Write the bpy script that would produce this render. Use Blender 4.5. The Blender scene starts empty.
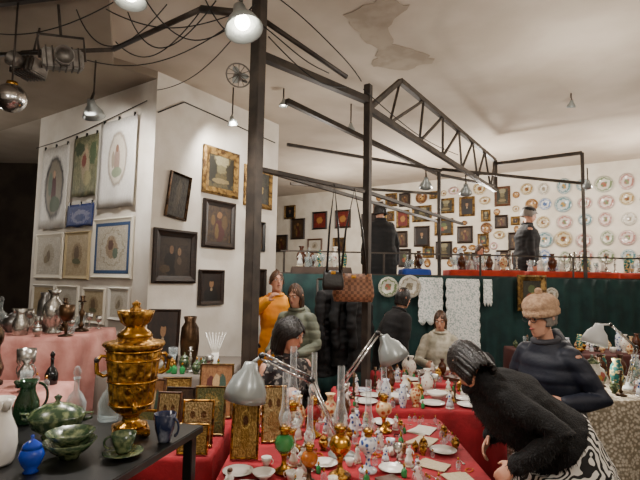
import bpy, bmesh, math, random
from mathutils import Vector, Matrix, noise, Euler
random.seed(11)
S=bpy.context.scene
COL=S.collection
V=Vector
KIDS={}
def rgb(h):
    h=h.lstrip('#'); o=[]
    for i in (0,2,4):
        c=int(h[i:i+2],16)/255
        o.append(c/12.92 if c<=.04045 else ((c+.055)/1.055)**2.4)
    return (*o,1)
MC={}
def mat(name,c,rough=.5,metal=0,c2=None,scale=30,bump=0,alpha=1,emit=0,tex='noise',lo=.4,hi=.6,dist=0,stretch=None,bscale=None):
    if name in MC: return MC[name]
    m=bpy.data.materials.new(name); m.use_nodes=True
    nt=m.node_tree; N=nt.nodes; L=nt.links; p=N['Principled BSDF']
    p.inputs['Base Color'].default_value=rgb(c); p.inputs['Roughness'].default_value=rough; p.inputs['Metallic'].default_value=metal
    p.inputs['Alpha'].default_value=alpha
    if emit:
        p.inputs['Emission Color'].default_value=rgb(c); p.inputs['Emission Strength'].default_value=emit
    if c2 or bump:
        tc=N.new('ShaderNodeTexCoord'); mp=N.new('ShaderNodeMapping'); L.new(tc.outputs['Object'],mp.inputs[0])
        if stretch: mp.inputs['Scale'].default_value=stretch
        if tex=='noise':
            t=N.new('ShaderNodeTexNoise'); t.inputs['Scale'].default_value=scale; t.inputs['Detail'].default_value=5; o=t.outputs[0]
        elif tex=='voronoi':
            t=N.new('ShaderNodeTexVoronoi'); t.inputs['Scale'].default_value=scale; o=t.outputs['Distance']
        elif tex=='wave':
            t=N.new('ShaderNodeTexWave'); t.inputs['Scale'].default_value=scale; t.inputs['Distortion'].default_value=dist; t.inputs['Detail'].default_value=1.5;t.inputs['Detail Scale'].default_value=1.2; o=t.outputs['Fac']
        elif tex=='checker':
            t=N.new('ShaderNodeTexChecker'); t.inputs['Scale'].default_value=scale; o=t.outputs['Fac']
        L.new(mp.outputs[0],t.inputs['Vector'])
        if c2:
            r=N.new('ShaderNodeValToRGB'); r.color_ramp.elements[0].position=lo; r.color_ramp.elements[1].position=hi
            r.color_ramp.elements[0].color=rgb(c); r.color_ramp.elements[1].color=rgb(c2)
            L.new(o,r.inputs[0]); L.new(r.outputs[0],p.inputs['Base Color'])
        if bump:
            if bscale:
                t2=N.new('ShaderNodeTexNoise'); t2.inputs['Scale'].default_value=bscale; t2.inputs['Detail'].default_value=4; L.new(mp.outputs[0],t2.inputs['Vector']); o=t2.outputs[0]
            b=N.new('ShaderNodeBump'); b.inputs['Strength'].default_value=bump; b.inputs['Distance'].default_value=.01
            L.new(o,b.inputs['Height']); L.new(b.outputs[0],p.inputs['Normal'])
    MC[name]=m; return m
def glassmat(name,tint,edge='f4f8f8',lo=.04,hi=.6):
    """thin walled glass: clear when seen face on, pale and shiny toward its edges"""
    m=bpy.data.materials.new(name); m.use_nodes=True; nt=m.node_tree;N=nt.nodes;L=nt.links
    g=N['Principled BSDF']; out=N['Material Output']
    t=N.new('ShaderNodeBsdfTransparent'); t.inputs[0].default_value=rgb(tint)
    g.inputs['Base Color'].default_value=rgb(edge); g.inputs['Roughness'].default_value=.08; g.inputs['Specular IOR Level'].default_value=1.0
    lw=N.new('ShaderNodeLayerWeight'); lw.inputs[0].default_value=.35
    mr=N.new('ShaderNodeMapRange'); L.new(lw.outputs['Facing'],mr.inputs[0]); mr.inputs[3].default_value=lo; mr.inputs[4].default_value=hi
    mx=N.new('ShaderNodeMixShader'); L.new(mr.outputs[0],mx.inputs[0]); L.new(t.outputs[0],mx.inputs[1]); L.new(g.outputs[0],mx.inputs[2]); L.new(mx.outputs[0],out.inputs[0])
    MC[name]=m; return m
def mathn(nt,op,a,b=None):
    n=nt.nodes.new('ShaderNodeMath'); n.operation=op
    for i,v in enumerate((a,b)):
        if v is None: continue
        if isinstance(v,(int,float)): n.inputs[i].default_value=v
        else: nt.links.new(v,n.inputs[i])
    return n.outputs[0]
def pic(name,bg,layers,bg2=None,rough=.6,nz=.12,metal=0,bump=0,axis='z',scale=6,space='Generated',fine=.35):
    """painted panel: base colour mottled with bg2, then soft ellipses (cx,cz,rx,rz,colour[,inner])"""
    if name in MC: return MC[name]
    m=bpy.data.materials.new(name); m.use_nodes=True; nt=m.node_tree;N=nt.nodes;L=nt.links;p=N['Principled BSDF']
    p.inputs['Roughness'].default_value=rough; p.inputs['Metallic'].default_value=metal
    tc=N.new('ShaderNodeTexCoord'); sp=N.new('ShaderNodeSeparateXYZ'); L.new(tc.outputs[space],sp.inputs[0])
    X=sp.outputs[0]; Z=sp.outputs[2] if axis=='z' else sp.outputs[1]
    t=N.new('ShaderNodeTexNoise'); t.inputs['Scale'].default_value=scale; t.inputs['Detail'].default_value=6; L.new(tc.outputs[space],t.inputs['Vector'])
    r=N.new('ShaderNodeValToRGB'); r.color_ramp.elements[0].position=.38; r.color_ramp.elements[1].position=.62
    r.color_ramp.elements[0].color=rgb(bg); r.color_ramp.elements[1].color=rgb(bg2 or bg); L.new(t.outputs[0],r.inputs[0]); cur=r.outputs[0]
    for ly in layers:
        cx,cz,rx,rz,c=ly[:5]
        a=mathn(nt,'MULTIPLY',mathn(nt,'SUBTRACT',X,cx),1/rx); a=mathn(nt,'MULTIPLY',a,a)
        b=mathn(nt,'MULTIPLY',mathn(nt,'SUBTRACT',Z,cz),1/rz); b=mathn(nt,'MULTIPLY',b,b)
        d=mathn(nt,'SQRT',mathn(nt,'ADD',a,b)); d=mathn(nt,'ADD',d,mathn(nt,'MULTIPLY',mathn(nt,'SUBTRACT',t.outputs[0],.5),nz*5))
        mr=N.new('ShaderNodeMapRange'); L.new(d,mr.inputs[0]); mr.inputs[1].default_value=.88; mr.inputs[2].default_value=1.04; mr.inputs[3].default_value=1; mr.inputs[4].default_value=0; k=mr.outputs[0]
        if len(ly)>5: k=mathn(nt,'MULTIPLY',k,mathn(nt,'GREATER_THAN',d,ly[5]))
        mx=N.new('ShaderNodeMix'); mx.data_type='RGBA'; L.new(k,mx.inputs[0]); L.new(cur,mx.inputs[6]); mx.inputs[7].default_value=rgb(c); cur=mx.outputs[2]
    if fine:
        t3=N.new('ShaderNodeTexNoise'); t3.inputs['Scale'].default_value=scale*4; t3.inputs['Detail'].default_value=4; L.new(tc.outputs[space],t3.inputs['Vector'])
        g=N.new('ShaderNodeMapRange'); L.new(t3.outputs[0],g.inputs[0]); g.inputs[1].default_value=.35; g.inputs[2].default_value=.65; g.inputs[3].default_value=1-fine; g.inputs[4].default_value=1
        mx=N.new('ShaderNodeMix'); mx.data_type='RGBA'; mx.blend_type='MULTIPLY'; mx.inputs[0].default_value=1; L.new(cur,mx.inputs[6]); L.new(g.outputs[0],mx.inputs[7]); cur=mx.outputs[2]
    L.new(cur,p.inputs['Base Color'])
    if bump:
        bn=N.new('ShaderNodeBump'); bn.inputs['Strength'].default_value=bump; bn.inputs['Distance'].default_value=.01; L.new(t.outputs[0],bn.inputs['Height']); L.new(bn.outputs[0],p.inputs['Normal'])
    MC[name]=m; return m
# ---------- mesh helpers
def ob(name,bm,m,par=None,loc=(0,0,0),smooth=True,rot=(0,0,0)):
    me=bpy.data.meshes.new(name); bmesh.ops.recalc_face_normals(bm,faces=bm.faces); bm.to_mesh(me); bm.free()
    if smooth:
        for f in me.polygons: f.use_smooth=True
    for mm in (m if isinstance(m,(list,tuple)) else [m]): me.materials.append(mm)
    o=bpy.data.objects.new(name,me); COL.objects.link(o); o.location=loc; o.rotation_euler=rot
    if par: o.parent=par; KIDS.setdefault(par.name,[]).append(o)
    return o
def root(name):
    o=bpy.data.objects.new(name,None); o.empty_display_size=.1; COL.objects.link(o); return o
def tag(o,label,cat,group=None,kind=None):
    o['label']=label; o['category']=cat
    if group: o['group']=group
    elif 'group' in o: del o['group']
    if kind: o['kind']=kind
    return o
def put(o,x,y,z,rz=0,sc=1,rx=0,ry=0):
    o.location=(x,y,z); o.rotation_euler=(math.radians(rx),math.radians(ry),math.radians(rz)); o.scale=(sc,sc,sc) if isinstance(sc,(int,float)) else sc
    return o
def clone(o,par=None):
    n=o.copy(); COL.objects.link(n)
    if par: n.parent=par; KIDS.setdefault(par.name,[]).append(n)
    for c in KIDS.get(o.name,[]): clone(c,n)
    return n
TPL={}
def get(key,fn):
    if key not in TPL: TPL[key]=fn(); return TPL[key]
    return clone(TPL[key])
def addlathe(bm,prof,seg=20,flute=0,k=12,off=(0,0,0),ex=1,ey=1):
    rings=[];off=V(off)
    for r,z in prof:
        if r<1e-5: rings.append([bm.verts.new(off+V((0,0,z)))])
        else:
            L=[]
            for i in range(seg):
                a=2*math.pi*i/seg; rr=r*(1+flute*math.cos(k*a)); L.append(bm.verts.new(off+V((rr*ex*math.cos(a),rr*ey*math.sin(a),z))))
            rings.append(L)
    for A,B in zip(rings,rings[1:]):
        for i in range(seg):
            j=(i+1)%seg
            if len(A)==1 and len(B)==1: break
            if len(A)==1: bm.faces.new((A[0],B[i],B[j]))
            elif len(B)==1: bm.faces.new((A[i],A[j],B[0]))
            else: bm.faces.new((A[i],A[j],B[j],B[i]))
def lathe(name,prof,m,par=None,loc=(0,0,0),seg=20,flute=0,k=12,rot=(0,0,0),ex=1,ey=1,smooth=True):
    bm=bmesh.new(); addlathe(bm,prof,seg,flute,k,(0,0,0),ex,ey); return ob(name,bm,m,par,loc,smooth,rot)
def addtube(bm,pts,rads,n=8,fu=1,fv=1,hint=None,cap=True,closed=False,round_=True,ph=0):
    pts=[V(p) for p in pts]
    if isinstance(rads,(int,float)): rads=[rads]*len(pts)
    if round_ and not closed:
        d0=(pts[0]-pts[1]).normalized(); d1=(pts[-1]-pts[-2]).normalized()
        pts=[pts[0]+d0*rads[0]*.8,pts[0]+d0*rads[0]*.5]+pts+[pts[-1]+d1*rads[-1]*.5,pts[-1]+d1*rads[-1]*.8]
        rads=[rads[0]*.35,rads[0]*.8]+list(rads)+[rads[-1]*.8,rads[-1]*.35]
    U=None; rings=[]; c=len(pts)
    for i,p in enumerate(pts):
        if closed: t=pts[(i+1)%c]-pts[i-1]
        else: t=pts[min(i+1,c-1)]-pts[max(i-1,0)]
        t.normalize()
        if U is None:
            h=V(hint) if hint else (V((0,0,1)) if abs(t.z)<.9 else V((1,0,0)))
            U=(h-t*h.dot(t)).normalized()
        else:
            U=U-t*U.dot(t)
            U=U.normalized() if U.length>1e-6 else V((1,0,0))
        W=t.cross(U)
        rings.append([bm.verts.new(p+(U*math.cos(ph+2*math.pi*k/n)*fu+W*math.sin(ph+2*math.pi*k/n)*fv)*rads[i]) for k in range(n)])
    for a in range(c if closed else c-1):
        A=rings[a];B=rings[(a+1)%c]
        for i in range(n):
            j=(i+1)%n; bm.faces.new((A[i],A[j],B[j],B[i]))
    if not closed: bm.faces.new(rings[0]); bm.faces.new(rings[-1][::-1])
def tube(name,pts,r,m,par=None,n=8,closed=False,fu=1,fv=1,hint=None,loc=(0,0,0),round_=False):
    bm=bmesh.new(); addtube(bm,pts,r,n,fu,fv,hint,closed=closed,round_=round_); return ob(name,bm,m,par,loc)
def addbox(bm,sx,sy,sz,loc=(0,0,0),bev=0,rot=None):
    M=Matrix.Translation(loc)@(Euler(rot).to_matrix().to_4x4() if rot else Matrix())@Matrix.Diagonal((sx,sy,sz,1))
    r=bmesh.ops.create_cube(bm,size=1,matrix=M)
    if bev: 
        es=list({e for v in r['verts'] for e in v.link_edges}); bmesh.ops.bevel(bm,geom=es,offset=bev,segments=2,affect='EDGES')
def box(name,sx,sy,sz,m,par=None,loc=(0,0,0),bev=0,rot=(0,0,0)):
    bm=bmesh.new(); addbox(bm,sx,sy,sz,(0,0,0),bev); return ob(name,bm,m,par,loc,False,rot)
def addball(bm,rx,ry,rz,loc=(0,0,0),u=12,v=8):
    bmesh.ops.create_uvsphere(bm,u_segments=u,v_segments=v,radius=1,matrix=Matrix.Translation(loc)@Matrix.Diagonal((rx,ry,rz,1)))
def ball(name,rx,ry,rz,m,par=None,loc=(0,0,0),u=14,v=10):
    bm=bmesh.new(); addball(bm,rx,ry,rz,(0,0,0),u,v); return ob(name,bm,m,par,loc)
def prism(name,poly,z0,z1,m):
    bm=bmesh.new(); a=[bm.verts.new((x,y,z0)) for x,y in poly]; b=[bm.verts.new((x,y,z1)) for x,y in poly]; n=len(poly)
    bm.faces.new(a); bm.faces.new(b)
    for i in range(n): j=(i+1)%n; bm.faces.new((a[i],a[j],b[j],b[i]))
    return ob(name,bm,m,smooth=False)
def arc(cx,cz,rx,rz,a0,a1,n=10,y=0): 
    return [(cx+rx*math.cos(math.radians(a0+(a1-a0)*i/n)),y,cz+rz*math.sin(math.radians(a0+(a1-a0)*i/n))) for i in range(n+1)]
# ---------- materials
PLAST=mat('plaster_white','e6e0d5',.85,c2='d9d1c4',scale=2.5,bump=.15,bscale=40)
PLASTB=mat('plaster_bright','e6dfd0',.85,c2='d9d0bf',scale=3)
CEIL=mat('ceiling_paint','c6baaa',.9,c2='b8ab9a',scale=1.2,bump=.1,bscale=30)
DARKW=mat('dark_wall','453b32',.9,c2='352d26',scale=2)
FLOOR=mat('floor_tile','44382f',.5,c2='332a22',scale=3)
STEEL=mat('dark_steel','37312c',.55,.3,c2='484038',scale=8)
STEELG=mat('grey_steel','8a857e',.45,.6,c2='6c6760',scale=12)
CHROME=mat('chrome','d5d5d5',.18,1)
SILVER=mat('silver_tarnish','c9c6be',.25,.9,c2='8c8982',scale=15,bump=.3,bscale=60)
PEWTER=mat('pewter','8d8b88',.35,.85,c2='5a5856',scale=12)
BRASS=mat('brass','cf9a42',.25,.95,c2='9a6b26',scale=9,bump=.2,bscale=50)
BRASSO=mat('ornate_brass','cf9c46',.28,.9,c2='5e3c14',scale=36,bump=1,bscale=60)
BRONZE=mat('bronze','5d4630',.35,.8,c2='2e2014',scale=12)
GOLDF=mat('gilt_frame','94753e',.45,.6,c2='4c3418',scale=18,bump=.7,bscale=60)
DWOOD=mat('dark_wood','2a1a10',.45,c2='180e08',scale=10,stretch=(1,1,6))
BWOOD=mat('brown_wood','5f3a20',.5,c2='3f2512',scale=10,stretch=(1,1,6))
BLACK=mat('black_lacquer','101010',.35)
RED=mat('red_cloth','a01824',.85,c2='84111b',scale=6,bump=.25,bscale=60)
REDM=mat('orange_red_cloth','b8321a',.85,c2='952812',scale=5,bump=.25,bscale=60)
PINK=mat('pink_cloth','cf958b',.7,c2='b1736a',scale=5,bump=.3,bscale=40)
GREEND=mat('green_drape','163836',.85,c2='0f2a2a',scale=5,bump=.2,bscale=50)
BEIGEC=mat('lace_cloth','c6bcaa',.9,c2='857a66',scale=45,tex='voronoi',lo=.3,hi=.6,bump=.6)
LACE=mat('white_lace','f6f6f2',.9,c2='b4c2be',scale=50,tex='voronoi',lo=.5,hi=.7,bump=.4)
WCER=mat('white_porcelain','e2ded5',.18)
CREAM=mat('cream_porcelain','cfc3a6',.25)
FLORAL=mat('floral_porcelain','a4453f',.2,c2='e2dccf',scale=38,tex='voronoi',lo=.2,hi=.3)
BLUEW=mat('blue_white_porcelain','2f4f93',.18,c2='dadde2',scale=34,tex='voronoi',lo=.26,hi=.42)
GREENC=mat('green_majolica','2c4029',.25,c2='77805a',scale=40,lo=.45,hi=.68)
ORANC=mat('orange_porcelain','a8481f',.25,c2='d8b98a',scale=30,tex='voronoi',lo=.3,hi=.5)
PINKC=mat('pink_porcelain','c98a8a',.25,c2='e6d2ca',scale=24,tex='voronoi',lo=.3,hi=.45)
TEAL=mat('teal_porcelain','2c6a66',.2,c2='c9b878',scale=30,tex='voronoi',lo=.5,hi=.6)
BROWNC=mat('brown_glaze','5a3018',.2,c2='3a1c0e',scale=14)
GLASS=glassmat('clear_glass','f2f6f6','eef4f6',.07,.5)
CHIM=glassmat('chimney_glass','f8fafa','f2f6f8',.1,.75)
GLASSG=mat('green_glass','2f8a4c',.06,alpha=.8)
GLASSB=mat('blue_glass','1b3fa8',.06,alpha=.9)
GLASSR=mat('ruby_glass','8f1b22',.06,alpha=.85)
GLASSA=mat('amber_glass','b0601a',.06,alpha=.85)
FROST=mat('milk_glass','e6e0d4',.3,alpha=.97)
LGREY=mat('grey_enamel','979d9b',.3,.3)
CABLE=mat('black_cable','0f0f0f',.6)
BULB=mat('lit_bulb','fff4e2',.5,emit=30)
TAN=mat('tan_leather','97684a',.6,c2='6b4630',scale=40,tex='checker')
BLEATH=mat('black_leather','17130f',.4,bump=.3,bscale=60)
BRLEATH=mat('brown_leather','4a2e1e',.45,bump=.3,bscale=60)
PAPER=mat('paper','e0d9c8',.9)
SKIN=mat('skin','d6a288',.5,c2='c68c70',scale=12)
LIP=mat('lips','a4524a',.5)
EYEW=mat('eye_white','e5e0da',.2)
EYED=mat('eye_dark','1d120c',.2)
# ---------- room shell (building grid turned 34 degrees to the view)
DR=V((.559,.829,0)); DL=V((-.829,.559,0)); C0=V((-1.97,5.55,0))
def st(o): o['kind']='structure'; return o
CH=4.1
st(prism('floor',[(-8,-2.5),(7.5,-2.5),(7.5,16.5),(-8,16.5)],-.1,0,FLOOR))
st(prism('ceiling',[(-8,-2.5),(7.5,-2.5),(7.5,16.5),(-8,16.5)],CH,CH+.1,CEIL))
st(prism('wall_left',[(-8.1,-2.5),(-7.9,-2.5),(-7.9,16),(-8.1,16)],0,CH,DARKW))
st(prism('wall_right',[(7.0,-2.5),(7.15,-2.5),(7.15,9),(7.0,9)],0,CH,PLAST))
st(prism('wall_front',[(-8,-2.5),(7,-2.5),(7,-2.4),(-8,-2.4)],0,CH,PLAST))
p=[C0,C0+DR*2.3,C0+DR*2.3+DL*2.75,C0+DL*2.75]
st(prism('wall_pillar',[(q.x,q.y) for q in p],0,CH,PLAST))
st(prism('wall_dark',[(-8,10.4),(-3.2,10.4),(-3.2,10.55),(-8,10.55)],0,CH,DARKW))
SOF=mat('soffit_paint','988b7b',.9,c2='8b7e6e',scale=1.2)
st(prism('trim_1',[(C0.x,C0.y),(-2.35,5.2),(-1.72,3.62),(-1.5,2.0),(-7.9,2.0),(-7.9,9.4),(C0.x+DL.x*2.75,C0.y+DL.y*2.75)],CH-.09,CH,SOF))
B0=V((6.5,8.9,0)); NB=V((-.559,-.829,0))
p=[B0-DL*.8,B0+DL*12.5,B0+DL*12.5-NB*.15,B0-DL*.8-NB*.15]
st(prism('wall_back',[(q.x,q.y) for q in p],0,CH,PLASTB))
mz=st(prism('mezzanine_platform',[(-.6,6.69),(6.85,7.33),(6.85,8.4),(5.9,9.1),(-.6,13.3)],.95,1.1,BWOOD))
tag(mz,'raised timber mezzanine platform behind the green drape','platform')
PATCH=mat('bare_plaster','9c8f7e',.95,c2='ac9f8e',scale=5)
def patch(poly,jit=.03):
    pts=[]
    n=len(poly)
    for i in range(n):
        a=V(poly[i]);b=V(poly[(i+1)%n])
        for k in range(5):
            q=a.lerp(b,k/5); pts.append((q.x+random.uniform(-jit,jit),q.y+random.uniform(-jit,jit)))
    o=prism('ceiling_peeling_patch',pts,CH-.006,CH+.002,PATCH); o['kind']='structure'
    tag(o,'bare grey patch where the ceiling paint has peeled away','peeling paint')
patch([(.18,4.25),(.5,3.98),(.78,4.1),(.62,4.45),(.72,4.8),(1.05,4.95),(1.25,5.15),(.98,5.4),(.55,5.3),(.6,4.95),(.38,4.65)])
# ---------- steel frame
def beam(a,b,w,name='steel_beam',label='dark painted steel beam of the overhead frame',cat='beam',par=None,m=STEEL):
    bm=bmesh.new(); addtube(bm,[a,b],w*.707,4,hint=None,round_=False,ph=.7854)
    o=ob(name,bm,m,par,smooth=False)
    if not par: tag(o,label,cat)
    return o
def post(x,y,z0,z1,w,label):
    o=box('steel_post',w,w,z1-z0,STEEL,None,(x,y,(z0+z1)/2),.004,(0,0,math.radians(-34))); tag(o,label,'post'); return o
A=V((-.48,3.42,0)); Bp=V((.42,4.29,0)); E=V((2.97,8.07,0)); D=V((4.03,7.28,0)); Cq=V((1.75,7.02,0))
post(A.x,A.y,0,CH,.085,'thick dark steel post standing between the stalls')
post(Bp.x,Bp.y,0,3.45,.062,'slim dark steel post carrying the truss')
post(Cq.x,Cq.y,1.1,3.3,.045,'thin steel post at the edge of the mezzanine')
post(D.x,D.y,1.1,3.68,.05,'thin steel post rising behind the green drape')
up=V((0,0,1))
beam(A+up*3.3,Bp+up*3.3,.06); beam(A+up*2.45,Bp+up*2.45,.03)
beam(Bp+up*2.45,V((1.95,6.55,2.45)),.03)
tr=tag(root('roof_truss'),'long dark steel lattice truss under the ceiling','truss')
tb=Bp+up*3.22; te=E+up*3.22; tt=V((.81,4.87,3.74)); tte=E+up*3.74
beam(tb,te,.055,'chord',par=tr); beam(tt,tte,.055,'chord',par=tr); beam(tb,tt,.045,'web',par=tr)
n=6
for i in range(n):
    b0=tb.lerp(te,(i+.6)/n); t0=tt.lerp(tte,i/n); t1=tt.lerp(tte,(i+1)/n)
    beam(t0,b0,.026,'web',par=tr); beam(b0,t1,.026,'web',par=tr)
beam(te,tte,.06,'web',par=tr)
beam(E+up*3.68,D+up*3.68,.05); beam(V((1.75,6.85,3.28)),D+up*3.2,.04); beam(E+up*3.3,V((1.83,7.3,3.3)),.04)
beam(V((-.34,4.47,3.35)),V((1.83,7.3,3.3)),.05); beam(V((-.4,6.2,2.9)),V((1.83,7.3,3.0)),.035)
beam(V((-.45,3.5,2.46)),V((1.9,7.6,2.6)),.03); beam(V((-.41,5.6,3.25)),V((1.73,6.8,3.25)),.035)
beam(V((-.5,3.45,3.97)),V((-4.5,4.3,3.97)),.05)
beam(V((-.55,6.72,2.05)),V((6.6,7.35,2.05)),.022,'hand_rail','thin steel hand rail along the mezzanine','railing')
beam(V((-.55,6.72,1.74)),V((6.6,7.35,1.74)),.02,'hand_rail','lower steel rail the green drape hangs from','railing')
for i in range(6):
    q=V((-.5,6.74,0)).lerp(V((6.6,7.37,0)),i/5.0)
    post(q.x,q.y,1.1,2.05,.025,'short steel baluster of the mezzanine rail')
# ---------- drapes and cloths
def sheet(name,a,b,z0,z1,m,amp=.03,waves=20,label='',cat='drape',nz=6,par=None,thick=.004):
    a=V((a[0],a[1],0));b=V((b[0],b[1],0)); d=(b-a); L=d.length; t=d.normalized(); nn=V((t.y,-t.x,0)); n=max(waves*5,12); bm=bmesh.new(); g=[]
    for j in range(nz+1):
        row=[]
        for i in range(n+1):
            u=i/n; am=amp*(.4+.6*j/nz)
            off=am*math.sin(u*waves*6.283+.6*math.sin(u*9+j*.2))+am*.4*math.sin(u*waves*2.7+1)
            row.append(bm.verts.new(a+t*(u*L)+nn*off+V((0,0,z1+(z0-z1)*j/nz))))
        g.append(row)
    for j in range(nz):
        for i in range(n): bm.faces.new((g[j][i],g[j][i+1],g[j+1][i+1],g[j+1][i]))
    o=ob(name,bm,m,par); md=o.modifiers.new('s','SOLIDIFY'); md.thickness=thick
    if label: tag(o,label,cat)
    return o
sheet('green_drape',(-.5,6.62),(6.6,7.24),.02,1.73,GREEND,.03,34,'dark green fabric drape hiding the mezzanine front')
def tablecloth(x0,x1,y0,y1,z,drop,m,label,rz=0,amp=.008,name='tablecloth'):
    cx,cy=(x0+x1)/2,(y0+y1)/2; hx,hy=(x1-x0)/2,(y1-y0)/2
    per=[]; step=.035
    def side(a,b):
        a=V(a);b=V(b); n=max(4,int((b-a).length/step)); t=(b-a).normalized(); nn=V((t.y,-t.x,0))
        for i in range(n): per.append((a.lerp(b,i/n),nn))
    c=[(-hx,-hy,0),(hx,-hy,0),(hx,hy,0),(-hx,hy,0)]
    for i in range(4): side(c[i],c[(i+1)%4])
    n=len(per); bm=bmesh.new(); rings=[]
    for k,(off,dz) in enumerate([(0,.005),(.008,.002),(.012,-.02),(.012,-.15),(.012,-.35),(.012,-.65),(.012,-1)]):
        R=[]
        for i,(q,nn) in enumerate(per):
            w=0 if k<2 else (amp*(k-1)/2)*(math.sin(i*.75)+.5*math.sin(i*.23+1)+1.6)
            zz=dz if k<3 else dz*drop+( -.02)
            if k==6: zz+=.03*math.sin(i*.4)+.02*math.sin(i*.13)
            R.append(bm.verts.new(q+nn*(off+w)+V((0,0,zz))))
        rings.append(R)
    for P,Q in zip(rings,rings[1:]):
        for i in range(n): j=(i+1)%n; bm.faces.new((P[i],P[j],Q[j],Q[i]))
    bm.faces.new(rings[0])
    o=ob(name,bm,m,None,(cx,cy,z)); o.rotation_euler=(0,0,math.radians(rz)); tag(o,label,'tablecloth'); return o
def table(x0,x1,y0,y1,z,label,rz=0,m=BWOOD):
    r=tag(root('table'),label,'table'); cx,cy=(x0+x1)/2,(y0+y1)/2; w,d=x1-x0,y1-y0
    box('tabletop',w,d,.03,m,r,(0,0,z-.017),.004)
    for sx in (-1,1):
        for sy in (-1,1): box('leg',.05,.05,z-.035,m,r,(sx*(w/2-.06),sy*(d/2-.06),(z-.035)/2),.004)
    put(r,cx,cy,0,rz); return r
def dressed(x0,x1,y0,y1,z,m,lab,drop=None,amp=.008):
    table(x0,x1,y0,y1,z-.006,'wooden trestle table hidden under '+lab); tablecloth(x0,x1,y0,y1,z-.004,drop or z-.1,m,lab+' draped over a stall table',amp=amp)
dressed(-.44,.8,1.95,3.24,.75,RED,'a deep red cloth',amp=.005)
dressed(-1.0,-.54,2.5,3.28,.75,RED,'a small red cloth',amp=.005)
dressed(.14,1.3,3.46,4.17,.75,RED,'a dark red cloth')
dressed(.55,1.45,4.32,4.95,.75,RED,'another red cloth')
dressed(-1.58,-.66,3.5,4.4,.95,mat('grey_cloth','6a625a',.9),'a grey cloth')
dressed(-3.3,-1.8,3.5,4.3,1.2,PINK,'a dusty pink satin cloth',amp=.02)
dressed(-2.35,-1.54,2.68,3.12,.98,PINK,'a pink cloth',amp=.02)
dressed(1.8,3.3,3.55,4.5,.82,BEIGEC,'a pale lace cloth')
dressed(2.3,3.9,5.35,6.0,.88,mat('wine_cloth','4a2320',.9),'a wine coloured cloth')
MT=[(1.98,3.08,7.22),(3.2,4.55,7.3),(4.68,6.7,7.45),(1.27,1.65,7.2),(-.4,.45,7.0)]
def mtable(i,z=1.84,m=REDM,lab='an orange red cloth'):
    x0,x1,y=MT[i]
    t=table(x0,x1,y,y+.45,z-.006-1.1,'trestle table standing on the mezzanine'); t.location.z=1.1
    tablecloth(x0,x1,y,y+.45,z-.004,.4,m,lab+' over a mezzanine table')
mtable(0); mtable(1); mtable(2); mtable(3,m=mat('blue_cloth','2747a0',.85),lab='a blue cloth'); mtable(4,m=mat('brown_cloth','4a3c34',.9),lab='a brown cloth')
# ---------- pictures
def picture(w,h,fm,cm,fw=.045,d=.035,name='framed_picture',inner=None):
    r=root(name); bm=bmesh.new(); 
    prof=[(0,0),(0,d*.6),(fw*.3,d),(fw*.6,d*.7),(fw,d*.45),(fw,0)]
    cs=[(-1,-1),(1,-1),(1,1),(-1,1)]; rings=[]
    for sx,sz in cs: rings.append([bm.verts.new((sx*(w/2-a),-b,sz*(h/2-a))) for a,b in prof])
    for i in range(4):
        P=rings[i];Q=rings[(i+1)%4]
        for k in range(len(prof)): l=(k+1)%len(prof); bm.faces.new((P[k],Q[k],Q[l],P[l]))
    ob('frame',bm,fm,r,smooth=False)
    box('canvas',w-fw*1.6,.01,h-fw*1.6,cm,r,(0,-.008,0))
    if inner:
        bm=bmesh.new(); f2=inner[0]; ww,hh=w-2*fw-.01,h-2*fw-.01
        for sx,sz,bx,bz in ((-1,0,f2,hh),(1,0,f2,hh),(0,-1,ww,f2),(0,1,ww,f2)):
            addbox(bm,bx,.004,bz,(sx*(ww-f2)/2,-.015,sz*(hh-f2)/2))
        ob('mount',bm,inner[1],r,smooth=False)
    return r
P_land=pic('landscape_paint','3b3620',[(.5,.8,.34,.2,'8a8262'),(.5,.58,.25,.12,'6c6444'),(.15,.55,.2,.4,'1f1d10'),(.86,.5,.2,.42,'262213'),(.5,.25,.3,.08,'7a6a44')],bg2='544828',nz=.28,scale=7)
P_port=pic('portrait_dark','1d130e',[(.5,.2,.36,.35,'120e0c'),(.5,.62,.11,.14,'8f6a48'),(.5,.76,.13,.07,'1c120c'),(.5,.43,.06,.06,'9a8468')],bg2='2c1c12',nz=.06)
P_two=pic('double_portrait','2a211a',[(.36,.3,.2,.3,'18120e'),(.66,.32,.2,.3,'3a2e24'),(.38,.66,.06,.1,'7a5c42'),(.62,.62,.06,.1,'84684c'),(.5,.85,.4,.1,'3c3024'),(.62,.4,.07,.1,'5a4a3a'),(.2,.2,.15,.1,'4a3a28')],bg2='3a2e24',nz=.18,scale=8)
P_icon=pic('icon_paint','33241a',[(.5,.74,.1,.09,'8a6238'),(.5,.35,.22,.3,'4a1c16'),(.4,.3,.08,.2,'6c5428'),(.7,.55,.12,.2,'5c4420'),(.25,.6,.08,.15,'6c5228')],bg2='4c3820',nz=.2,scale=9)
P_still=pic('still_life','2b2a22',[(.4,.35,.16,.15,'8a442c'),(.6,.45,.14,.14,'a08848'),(.5,.65,.2,.14,'56643e')],bg2='3e3a2a',nz=.22,scale=8)
P_red=pic('red_picture','7c2417',[(.5,.5,.25,.22,'a87438')],bg2='5a1a12',nz=.18)
P_print=pic('print_blue','d2cab8',[(.5,.5,.32,.34,'9a8f78',.9),(.5,.5,.17,.22,'a38c70'),(.47,.56,.07,.1,'6a4c40'),(.6,.4,.08,.1,'6c7a68')],bg2='c8bea8',nz=.18,scale=9)
P_beige=pic('print_beige','c9b896',[(.5,.5,.24,.3,'a08a68'),(.5,.55,.12,.16,'75604a'),(.5,.36,.2,.08,'6a6a4c')],bg2='bda985',nz=.22,scale=9)
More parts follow.
